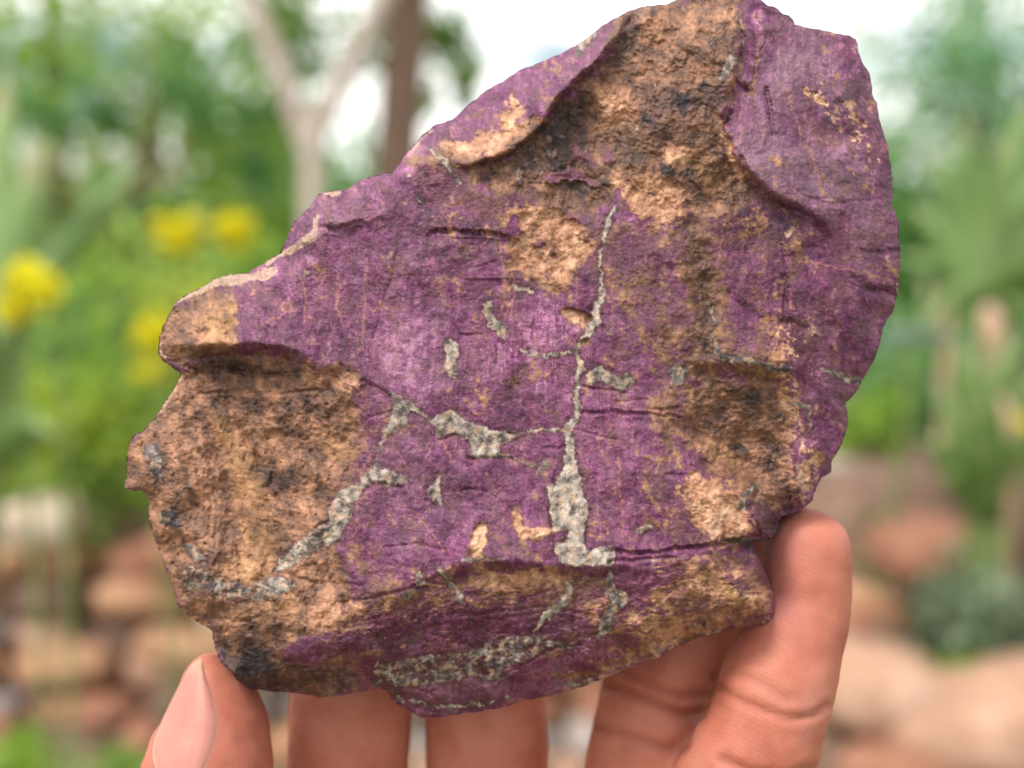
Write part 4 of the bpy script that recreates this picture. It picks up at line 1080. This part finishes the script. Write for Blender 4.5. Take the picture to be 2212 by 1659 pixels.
# smooth mineral skin inside the bowl
smooth = stroke(line("470,900,14 500,960,22 540,1060,26 560,1160,26 540,1220,20"), 12)
relief = relief * (1 - .75 * smooth) - 4 * smooth
# fractures: narrow dark steps
cr = np.zeros(XX.shape)
for s, dpt in (
    ("931,500,3 980,498,5 1060,503,5 1106,515,2", 9), ("994,722,2 1040,722,3", 5), ("1108,838,2 1110,700,1.5", 4), ("1246,830,2 1300,842,3 1352,848,1", 7), ("1250,890,3 1340,892,4 1420,896,2 1470,900,1", 8), ("1260,930,2 1330,950,1", 5),
    ("1310,1188,2 1360,1194,3 1420,1190,3 1500,1184,4 1560,1172,4 1640,1160,3", 14), ("1230,1252,4 1290,1245,4 1316,1234,3", 9), ("1460,880,2 1400,884,3", 5), ("1330,870,2 1400,862,1", 4),
    ("1500,1186,2 1460,1204,3 1320,1210,3", 7), ("780,820,2 830,850,3 842,862,3", 7), ("846,890,2 800,900,2 770,870,1", 4), ("1600,335,3 1622,388,4 1660,425,5 1720,455,4 1755,470,2", 8), ("1009,364,2 1060,349,3 1110,334,4 1180,268,4 1200,230,3 1240,188,3 1290,144,2", 8),
    ("440,772,3 520,764,4 600,768,4 680,800,2", 8), ("1586,175,3 1610,190,5 1618,196,3", 10), ("1656,190,4 1662,215,5 1660,250,3 1672,290,2", 9), ("1940,540,3 1900,545,4 1860,538,2", 8), ("1840,610,2 1880,625,3 1935,640,2", 6),
    ("1690,530,2 1700,600,3 1692,680,2 1660,760,2", 5), ("1700,390,1 1730,420,2 1790,440,2 1900,430,1", 4), ("1070,560,2 1010,580,1", 3), ("780,480,3 720,492,4 690,488,3", 8), ("940,880,1 1010,890,1", 2), ("1040,730,1 1060,790,2 1066,830,1", 3),
    ("1050,940,2 1020,1000,2 1000,1010,1", 3), ("1020,963,2 1010,942,2 980,938,2 950,948,2", 6), ("1010,988,3 1080,988,3 1110,992,2", 7), ("1170,968,2 1205,972,3 1215,965,2", 5), ("800,1044,3 840,1046,3 870,1052,3", 6), ("920,1080,3 940,1094,3", 6), ("1000,1055,3 1050,1062,3", 4),
    ("830,1180,2 900,1170,2 960,1190,2", 5), ("745,1300,2 860,1280,3 960,1240,3", 7), ("905,1272,3 960,1262,3", 8), ("1270,1300,2 1300,1290,2", 4), ("1480,1000,3 1500,1010,2 1560,1020,1", 5), ("1440,1028,3 1500,1022,3", 6), ("1545,1000,3 1570,900,2", 5), ("1640,1060,3 1618,1100,3 1640,1150,3", 10),
    ("470,798,3 560,810,4 640,806,3", 9), ("400,790,3 450,806,3 520,800,2", 8), ("430,850,2 520,845,4 600,850,3 680,842,2", 7), ("505,900,4 535,960,4 560,990,4", 7), ("588,1020,4 580,1050,3 600,1075,3", 7), ("560,1120,2 600,1130,2 620,1170,2", 5), ("400,1170,3 440,1160,2", 6), ("480,1170,3 510,1180,3 520,1210,3", 6), ("400,1120,3 420,1180,3", 4), ("640,1250,3 700,1260,3 780,1262,2", 5), ("460,1330,3 500,1340,3 560,1330,2", 6),
    ("700,610,1 720,760,1.5", 2), ("640,600,1 655,690,1", 2), ("860,540,1.5 830,640,1.5 800,760,1", 3), ("1560,1150,2 1610,1160,2", 4), ("1460,1100,1 1480,1140,1", 3), ("1200,1020,2 1190,1100,3 1196,1190,3", 5), ("1270,1100,2 1262,1180,2", 5), ("1130,1290,2 1280,1255,1", 4), ("1000,1330,2 1160,1310,3 1290,1330,2", 5), ("1070,1470,2 1200,1400,3 1260,1395,2", 5),
    ("330,1010,3 345,1060,3", 3), ("1180,800,2 1190,880,1", 2), ("870,610,1 860,700,1", 2), ("1300,700,3 1330,760,2", 4)):
    cr = np.maximum(cr, stroke(line(s), 3.4) * dpt)
for s, dpt, sf in (("1840,596,3 1880,622,6 1935,640,4", 10, 9), ("1570,640,4 1650,690,8 1740,705,4", 9, 12), ("1690,600,4 1704,690,5", 7, 9), ("1750,240,10 1800,270,22 1830,300,8", 9, 20), ("1612,188,8 1620,200,6", 12, 8), ("1656,200,3 1664,250,5 1668,290,2", 9, 7),
                   ("1330,905,8 1400,912,6", 7, 9), ("1240,690,4 1300,740,6", 5, 10), ("900,505,6 1000,512,10 1100,520,10", 7, 10), ("830,640,8 860,560,6", 4, 14), ("1180,1240,4 1300,1238,5", 9, 8), ("690,484,5 760,496,8 820,474,4", 8, 8), ("1000,1240,5 1100,1232,5", 6, 8),
                   ("585,1010,10 600,1060,14 560,1100,8", 8, 12), ("1590,965,8", 8, 8), ("1700,1085,14 1640,1110,8", 10, 10), ("1170,380,5 1280,388,8", 6, 8), ("1290,640,5 1260,700,5", 3, 8), ("1780,690,10 1840,760,8", 5, 12), ("960,610,20 1000,700,20", 3, 30)):
    cr = cr + stroke(line(s), sf) * dpt
cr = warp(cr, 1, wv1 * .4 + 5 * noise(XX / 60, YY / 60, 68), wv2 * .4 + 5 * noise(XX / 60, YY / 60, 69))
vein_relief = .5 * blur(vein, 3) - 3.4 * blur(np.clip(vring * 1.6, 0, 1) * sstep(-.3, .3, noise(XX / 30, YY / 30, 78)), 2.3) + vein * (1.4 * noise(XX / 14, YY / 14, 111) + .7 * fine2 + 1.4 * chips(24, 13) * 3)
pits = poly(P_left, 10) * sstep(.45, .7, noise(XX / 13, YY / 15, 113)) * 4
# steep little shadow notches in the hard-edged ochre/purple transitions
crust = 1.3 * blur(ochre, 2.3) * (1 - .4 * rough_area)
Z = Z + relief - cr + vein_relief - pits + crust
# broken crystals on the diagonal vein
blocky = stroke(line("735,1110,14 700,1150,20 650,1190,20 610,1220,14"), 4)
cell = np.abs(noise((XX + YY) / 30, (XX - YY) / 24, 115))
Z += blocky * 3 * np.floor(3 * cell)
# round the rim
RIM = 10.0
t = np.clip(DIST / RIM, 0, 1)
Z = Z - 13 * (1 - np.sqrt(np.clip(1 - (1 - t) ** 2, 0, 1)))

# ---------------------------------------------------------------- mesh
need = INS.copy()                                      # cells touching the inside
cell_in = INS[:-1, :-1] | INS[1:, :-1] | INS[:-1, 1:] | INS[1:, 1:]
used = np.zeros(XX.shape, bool)
used[:-1, :-1] |= cell_in; used[1:, :-1] |= cell_in; used[:-1, 1:] |= cell_in; used[1:, 1:] |= cell_in
PXX, PYY = XX.copy(), YY.copy()
bj, bi = np.where(used & ~INS)
bxp, byp = XX[bj, bi], YY[bj, bi]
best = np.full(len(bxp), 1e9); sx = bxp.copy(); sy = byp.copy()
for (ax, ay), (bx, by) in zip(oa, ob):
    dx, dy = bx - ax, by - ay; L = dx * dx + dy * dy + 1e-9
    t = np.clip(((bxp - ax) * dx + (byp - ay) * dy) / L, 0, 1)
    qx, qy = ax + t * dx, ay + t * dy
    d = np.hypot(bxp - qx, byp - qy)
    m = d < best
    best[m] = d[m]; sx[m] = qx[m]; sy[m] = qy[m]
PXX[bj, bi] = sx; PYY[bj, bi] = sy
UNIT = TAN * D0 / 1106                                  # metres per picture unit at the stone
C3 = np.array(CAM); F3 = np.array(FWD); R3 = np.array(RIGHT); U3 = np.array(UP)


def world_pts(px, py, depth):
    px = np.ravel(px); py = np.ravel(py); depth = np.ravel(depth)
    return C3 + F3 * depth[:, None] + R3 * ((px - 1106) / 1106 * TAN * depth)[:, None] + U3 * ((829.5 - py) / 1106 * TAN * depth)[:, None]


idx = -np.ones(XX.shape, np.int64)
idx[used] = np.arange(used.sum())
jf, if_ = np.where(cell_in)
a = idx[jf, if_]; b = idx[jf, if_ + 1]; c = idx[jf + 1, if_ + 1]; d = idx[jf + 1, if_]
front = np.column_stack([a, d, c, b])
zf = Z[used]
vf = world_pts(PXX[used], PYY[used], D0 - zf * UNIT)
# the back, on every third grid line, closing onto the same rim
k = 2
bx_, by_ = gx[::k], gy[::k]
BX, BY = XX[::k, ::k], YY[::k, ::k]
BI = INS[::k, ::k]
cb = BI[:-1, :-1] | BI[1:, :-1] | BI[:-1, 1:] | BI[1:, 1:]
ub = np.zeros(BX.shape, bool)
ub[:-1, :-1] |= cb; ub[1:, :-1] |= cb; ub[:-1, 1:] |= cb; ub[1:, 1:] |= cb
bX, bY = BX.copy(), BY.copy()
j2, i2 = np.where(ub & ~BI)
for j_, i_ in zip(j2, i2):
    dd = (outline[:, 0] - BX[j_, i_]) ** 2 + (outline[:, 1] - BY[j_, i_]) ** 2
    q = dd.argmin(); bX[j_, i_], bY[j_, i_] = outline[q]
Zc = blur(Z, 30)[::k, ::k]
tb = np.clip(DIST[::k, ::k] / 170, 0, 1)
tb = np.where(BI, tb, 0)
back = Z[::k, ::k] * (1 - sstep(0, .3, tb)) + Zc * sstep(0, .3, tb) - 1.5 - 290 * np.sqrt(1 - (1 - tb) ** 2) + 12 * fbm(BX / 90, BY / 90, 3, seed=131) * tb
ib = -np.ones(BX.shape, np.int64); ib[ub] = np.arange(ub.sum()) + len(vf)
j3, i3 = np.where(cb)
backf = np.column_stack([ib[j3, i3], ib[j3, i3 + 1], ib[j3 + 1, i3 + 1], ib[j3 + 1, i3]])
vb = world_pts(bX[ub], bY[ub], D0 - back[ub] * UNIT)


def both(F): return np.concatenate([F[used], F[::k, ::k][ub]])


def stone_material():
    t = NT('purple_mineral')
    A = t.attr
    co = t.coords('Object')
    n1 = t.noise(1400, 4, .65, co); n2 = t.noise(3800, 3, .6, co); n3 = t.noise(420, 3, .6, co)
    tn = t.math('ADD', t.math('ADD', A('tone'), t.math('MULTIPLY', t.math('SUBTRACT', n1, .5), .28)), t.math('MULTIPLY', t.math('SUBTRACT', n2, .5), .2), clamp=True)
    purple = t.ramp(tn, [(0.0, srgb(36, 12, 26)), (0.3, srgb(68, 24, 52)), (0.58, srgb(101, 43, 81)), (0.82, srgb(133, 68, 110)), (1.0, srgb(178, 116, 152))])
    wine = t.ramp(tn, [(0.0, srgb(50, 18, 36)), (0.5, srgb(98, 38, 66)), (1.0, srgb(140, 78, 110))])
    c = t.mix(A('wine'), purple, wine)
    mv = t.ramp(tn, [(0.0, srgb(74, 52, 64)), (0.5, srgb(112, 80, 98)), (1.0, srgb(158, 124, 142))])
    c = t.mix(t.math('MULTIPLY', A('mauve'), .8), c, mv)
    c = t.mix(t.math('MULTIPLY', A('film'), t.math('ADD', n3, .15)), c, srgb(108, 70, 62))
    ot = t.math('ADD', A('otone'), t.math('MULTIPLY', t.math('SUBTRACT', n1, .5), .34), clamp=True)
    oc = t.ramp(ot, [(0.0, srgb(40, 28, 27)), (0.25, srgb(80, 55, 46)), (0.5, srgb(124, 87, 67)), (0.75, srgb(172, 123, 93)), (1.0, srgb(212, 168, 136))])
    oc = t.mix(A('yellow'), oc, t.ramp(ot, [(0.0, srgb(96, 70, 34)), (0.5, srgb(172, 124, 68)), (1.0, srgb(214, 178, 112))]))
    c = t.mix(t.math('MULTIPLY', A('patina'), .55), c, srgb(100, 76, 74))
    c = t.mix(t.math('MULTIPLY', A('filaments'), .26), c, srgb(196, 140, 122))
    c = t.mix(t.math('MULTIPLY', A('threads'), .8), c, srgb(178, 124, 96))
    c = t.mix(A('ochre'), c, oc)
    vt = t.math('ADD', A('vtone'), t.math('MULTIPLY', t.math('SUBTRACT', n1, .5), .35), clamp=True)
    vc = t.ramp(vt, [(0.0, srgb(56, 46, 46)), (0.3, srgb(98, 86, 80)), (0.6, srgb(140, 127, 117)), (1.0, srgb(184, 171, 158))])
    vc = t.mix(t.math('MULTIPLY', A('vwarm'), .45), vc, srgb(196, 156, 120))
    c = t.mix(t.math('MULTIPLY', A('vring'), .75), c, srgb(70, 40, 38))  # crevice shade painted as a dark line round the veins
    c = t.mix(A('vein'), c, vc)
    c = t.mix(t.math('MULTIPLY', A('pale'), .75), c, t.ramp(n1, [(.3, srgb(146, 116, 98)), (.6, srgb(198, 166, 142))]))
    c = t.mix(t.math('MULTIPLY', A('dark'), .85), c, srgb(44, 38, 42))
    h = t.math('ADD', t.math('MULTIPLY', n1, 1.0), t.math('MULTIPLY', n2, .4))
    nb = t.bump(h, .6, .0005)
    r = t.math('SUBTRACT', .66, t.math('MULTIPLY', n2, .22))
    return t.out(c, r, nb, Specular_IOR_Level=.42)


stone_mat = stone_material()
stone = mesh_obj('mineral_stone', np.vstack([vf, vb]), np.vstack([front, backf]), stone_mat, origin=at(900, 1540, D0 + .012))
for nm, F in (('tone', tonep), ('mauve', mauve), ('wine', wine), ('film', ochre_weak), ('ochre', ochre), ('otone', otone), ('yellow', yellow), ('threads', threads), ('vein', vein), ('vring', vring), ('vwarm', vwarm), ('patina', patina), ('filaments', fil), ('vtone', vtone), ('pale', pale), ('dark', dark)):
    attr(stone, nm, both(F))
tag(stone, 'rough purple mineral stone with ochre crust and grey veins, held up in the fingers', 'stone')
# ================================================================== THE HAND
def skin_mat():
    t = NT('skin')
    co = t.coords('Object')
    a = t.noise(110, 4, .55, co); b = t.noise(700, 3, .6, co)
    lines = t.node('ShaderNodeTexWave', wave_type='BANDS', bands_direction='DIAGONAL')
    lines.inputs['Scale'].default_value = 560; lines.inputs['Distortion'].default_value = 5.5
    lines.inputs['Detail'].default_value = 2; lines.inputs['Detail Scale'].default_value = .6
    t.link(co, lines.inputs['Vector'])
    c = t.ramp(a, [(.28, (.34, .10, .062)), (.5, (.46, .165, .105)), (.75, (.53, .225, .16))])
    c = t.mix(t.math('MULTIPLY', t.noise(240, 5, .7, co), .25), c, (.50, .10, .07))
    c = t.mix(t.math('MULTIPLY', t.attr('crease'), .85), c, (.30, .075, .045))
    c = t.mix(t.math('MULTIPLY', t.attr('stain'), t.math('MULTIPLY', b, .6)), c, (.30, .12, .16))
    pr = t.noise(2600, 3, .6, co)
    h = t.math('ADD', t.math('ADD', t.math('MULTIPLY', lines.outputs['Fac'], .12), t.math('MULTIPLY', b, .6)), t.math('MULTIPLY', pr, .35))
    return t.out(c, .62, t.bump(h, .5, .00026), Subsurface_Weight=.35, Subsurface_Scale=.003, Specular_IOR_Level=.4)


def nail_mat():
    t = NT('finger_nail')
    co = t.coords('Object')
    a = t.noise(120, 3, .5, co)
    c = t.ramp(a, [(.3, (.46, .185, .145)), (.7, (.52, .235, .185))])
    c = t.mix(t.attr('tip'), c, (.52, .34, .22))
    c = t.mix(t.attr('edge'), c, (.50, .32, .24))
    return t.out(c, .5, Subsurface_Weight=.2, Subsurface_Scale=.002, Specular_IOR_Level=.3)


chains = {
    'little': [(1742, 1190, .1712, 95), (1738, 1290, .1710, 99), (1712, 1385, .1700, 110), (1682, 1470, .1692, 123), (1662, 1550, .1690, 123), (1618, 1660, .1700, 137), (1560, 1800, .174, 150), (1500, 2000, .181, 158), (1460, 2160, .187, 165)],
    'ring': [(1600, 1130, .186, 92), (1545, 1250, .186, 104), (1480, 1370, .185, 112), (1425, 1470, .1845, 118), (1402, 1580, .1845, 124), (1385, 1700, .1855, 130), (1360, 1900, .188, 142), (1320, 2120, .191, 160)],
    'middle': [(1050, 1080, .194, 96), (1050, 1250, .194, 112), (1050, 1420, .192, 128), (1050, 1560, .191, 134), (1054, 1700, .191, 133), (1058, 1900, .191, 142), (1060, 2120, .193, 165)],
    'index': [(780, 1080, .193, 94), (770, 1230, .193, 110), (760, 1400, .191, 126), (757, 1540, .190, 134), (752, 1680, .190, 132), (762, 1880, .191, 140), (800, 2100, .193, 165)],
    'thumb': [(455, 1463, .1735, 52), (462, 1500, .1735, 78), (468, 1545, .1733, 100), (463, 1605, .1725, 122), (446, 1680, .1715, 142), (436, 1800, .1715, 150), (430, 1950, .174, 150), (460, 2150, .180, 165), (560, 2420, .188, 200), (780, 2850, .202, 260)],
    'p1': [(800, 2100, .194, 165), (840, 2500, .200, 200), (920, 3000, .207, 230)],
    'p2': [(1060, 2120, .195, 165), (1050, 2500, .202, 200), (1020, 3050, .209, 240)],
    'p3': [(1320, 2120, .194, 165), (1260, 2500, .201, 200), (1120, 3050, .209, 240)],
    'p4': [(1460, 2160, .189, 165), (1400, 2500, .195, 200), (1220, 3050, .206, 220)],
    'p5': [(800, 2350, .197, 170), (1060, 2350, .20, 170), (1320, 2350, .198, 170)],
    'arm': [(1040, 3100, .208, 260), (1060, 3600, .208, 290), (1090, 4500, .200, 350), (1150, 6000, .175, 480), (1250, 8600, .14, 700)],
}
bm = bmesh.new()
for nm, ch in chains.items():
    P = [at(x, y, dd) for x, y, dd, r in ch]
    Rr = [r / ppm(dd) for x, y, dd, r in ch]
    n = len(P)
    for i in range(n - 1):
        L = (P[i + 1] - P[i]).length
        steps = max(2, int(L / (min(Rr[i], Rr[i + 1]) * .16)))
        for s in range(steps + (1 if i == n - 2 else 0)):
            t = s / steps
            # Catmull-Rom through the joints
            p0, p1, p2, p3 = P[max(0, i - 1)], P[i], P[i + 1], P[min(n - 1, i + 2)]
            q = 0.5 * ((2 * p1) + (p2 - p0) * t + (2 * p0 - 5 * p1 + 4 * p2 - p3) * t * t + (3 * p1 - p0 - 3 * p2 + p3) * t ** 3)
            r = Rr[i] + (Rr[i + 1] - Rr[i]) * (t * t * (3 - 2 * t))
            bmesh.ops.create_icosphere(bm, subdivisions=3, radius=r, matrix=Matrix.Translation(q))
tmp = bpy.data.meshes.new('hand_source'); bm.to_mesh(tmp); bm.free()
to = bpy.data.objects.new('hand_source', tmp); col.objects.link(to)
rm = to.modifiers.new('r', 'REMESH'); rm.mode = 'VOXEL'; rm.voxel_size = .0007
sm = to.modifiers.new('s', 'SMOOTH'); sm.iterations = 8; sm.factor = .5
dg = bpy.context.evaluated_depsgraph_get()
ev = to.evaluated_get(dg).to_mesh()
nv = len(ev.vertices)
hv = np.empty(nv * 3, np.float32); ev.vertices.foreach_get('co', hv); hv = hv.reshape(-1, 3).astype(float)
hn = np.empty(nv * 3, np.float32); ev.vertex_normals.foreach_get('vector', hn); hn = hn.reshape(-1, 3).astype(float)
hf = np.array([tuple(p.vertices) for p in ev.polygons if len(p.vertices) == 4])
to.evaluated_get(dg).to_mesh_clear()
bpy.data.objects.remove(to); bpy.data.meshes.remove(tmp)
# where the camera sees each vertex
rel = hv - C3
dep = rel @ F3
hx = 1106 + (rel @ R3) / dep * 1106 / TAN
hy = 829.5 - (rel @ U3) / dep * 1106 / TAN
facing = -(hn * (rel / np.linalg.norm(rel, axis=1)[:, None])).sum(1)
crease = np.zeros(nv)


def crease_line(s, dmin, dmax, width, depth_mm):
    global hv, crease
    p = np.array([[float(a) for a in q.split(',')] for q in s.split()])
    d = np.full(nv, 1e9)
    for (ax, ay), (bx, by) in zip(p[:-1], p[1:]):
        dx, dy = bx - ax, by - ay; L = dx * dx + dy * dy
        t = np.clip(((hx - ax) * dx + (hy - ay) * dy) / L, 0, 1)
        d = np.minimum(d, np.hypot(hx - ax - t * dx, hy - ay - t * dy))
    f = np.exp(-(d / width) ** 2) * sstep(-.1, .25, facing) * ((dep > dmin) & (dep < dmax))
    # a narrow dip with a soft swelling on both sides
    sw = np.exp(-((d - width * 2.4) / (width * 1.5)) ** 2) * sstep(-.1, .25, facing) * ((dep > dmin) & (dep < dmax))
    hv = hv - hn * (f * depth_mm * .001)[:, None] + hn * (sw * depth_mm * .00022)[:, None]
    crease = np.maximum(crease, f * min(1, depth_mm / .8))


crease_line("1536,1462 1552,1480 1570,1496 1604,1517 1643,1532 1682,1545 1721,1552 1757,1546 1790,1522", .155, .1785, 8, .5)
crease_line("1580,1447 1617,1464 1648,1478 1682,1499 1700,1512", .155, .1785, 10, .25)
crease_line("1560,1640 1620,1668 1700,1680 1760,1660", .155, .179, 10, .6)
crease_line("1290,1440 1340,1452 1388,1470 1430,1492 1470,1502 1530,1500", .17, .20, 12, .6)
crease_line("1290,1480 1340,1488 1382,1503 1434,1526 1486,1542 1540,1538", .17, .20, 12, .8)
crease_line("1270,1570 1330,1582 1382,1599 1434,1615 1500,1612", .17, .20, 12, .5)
#crease_line("640,1560 700,1572 757,1575 820,1572 885,1560", .175, .20, 11, .35)
#crease_line("930,1600 1000,1612 1050,1614 1120,1608 1175,1596", .175, .20, 11, .35)
# the pad flattened where the stone presses into the fingertip
stain = np.exp(-(((hx - 1660) / 60) ** 2 + ((hy - 1180) / 60) ** 2)) + .8 * np.exp(-(((hx - 1690) / 40) ** 2 + ((hy - 1300) / 70) ** 2)) + .5 * np.exp(-(((hx - 560) / 40) ** 2 + ((hy - 1470) / 40) ** 2))
stain = np.clip(stain, 0, 1)
# small lumps so that no finger is a perfect tube
hv += hn * (.00035 * fbm(hx / 110, hy / 110, 3, seed=201))[:, None]
hand = mesh_obj('hand', hv, hf, skin_mat(), origin=at(1150, 6000, .175))
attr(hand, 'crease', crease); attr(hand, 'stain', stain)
tag(hand, 'left hand gripping the purple stone from below between thumb and fingers', 'hand')

# thumb nail laid on the thumb
bvh = BVHTree.FromPolygons([Vector(v) for v in hv], [tuple(int(i) for i in f) for f in hf])
Lft = np.array([(430, 1419), (412, 1437), (396, 1463), (380, 1492), (366, 1520), (354, 1545), (344, 1566), (333, 1590), (327, 1618), (330, 1645), (342, 1675), (362, 1700), (385, 1716)], float)
Rgt = np.array([(436, 1421), (441, 1445), (449, 1470), (458, 1492), (466, 1516), (472, 1540), (475, 1566), (473, 1590), (466, 1612), (456, 1636), (444, 1662), (428, 1690), (400, 1716)], float)
NU, NVn = 22, 60
ts = np.linspace(0, len(Lft) - 1, NVn)
li = np.column_stack([np.interp(ts, range(len(Lft)), Lft[:, k]) for k in (0, 1)])
ri = np.column_stack([np.interp(ts, range(len(Rgt)), Rgt[:, k]) for k in (0, 1)])
top, bot, tipA, edgeA = [], [], [], []
CF = np.full((NVn, 3), np.nan)
for j in range(NVn):
    xs, ys = [], []
    for i in range(NU):
        u = i / (NU - 1)
        x, y = li[j] * (1 - u) + ri[j] * u
        loc, nr, fi_, ds = bvh.ray_cast(CAM, (at(x, y, .17) - CAM).normalized(), .2)
        if loc is not None: xs.append(u); ys.append((loc - CAM).dot(FWD))
    if len(xs) > NU * .6: CF[j] = np.polyfit(xs, ys, 2)
ok = ~np.isnan(CF[:, 0])
for q in range(3):
    c_ = np.interp(np.arange(NVn), np.where(ok)[0], CF[ok, q])
    for _ in range(14): c_[1:-1] = c_[:-2] * .25 + c_[1:-1] * .5 + c_[2:] * .25
    CF[:, q] = c_
for j in range(NVn):
    for i in range(NU):
        u = i / (NU - 1)
        dd = float(np.polyval(CF[j], u))
        e = min(j / 4.0, 1) * min(u * 6, 1, (1 - u) * 6) * min(1, (NVn - 1 - j) / 6)
        x, y = li[j] * (1 - u) + ri[j] * u
        top.append(at(x, y, dd - .00005 - .00045 * e + .00003 * math.sin(u * 40))); bot.append(at(x, y, dd + .0012))
        tipA.append(max(0, 1 - j / 9.0) * .9); edgeA.append(max(0, 1 - min(u, 1 - u) * 14) * .3)
V = top + bot
F = []
for j in range(NVn - 1):
    for i in range(NU - 1):
        a_ = j * NU + i
        F.append((a_, a_ + NU, a_ + NU + 1, a_ + 1))
o2 = len(top)
ringi = [j * NU for j in range(NVn)] + [(NVn - 1) * NU + i for i in range(1, NU)] + [j * NU + NU - 1 for j in range(NVn - 2, -1, -1)] + [i for i in range(NU - 2, 0, -1)]
for q in range(len(ringi)):
    a_, b_ = ringi[q], ringi[(q + 1) % len(ringi)]
    F.append((a_, b_, b_ + o2, a_ + o2))
nail = mesh_obj('thumb_nail', V, F, nail_mat(), hand)
attr(nail, 'tip', tipA + tipA); attr(nail, 'edge', edgeA + edgeA)
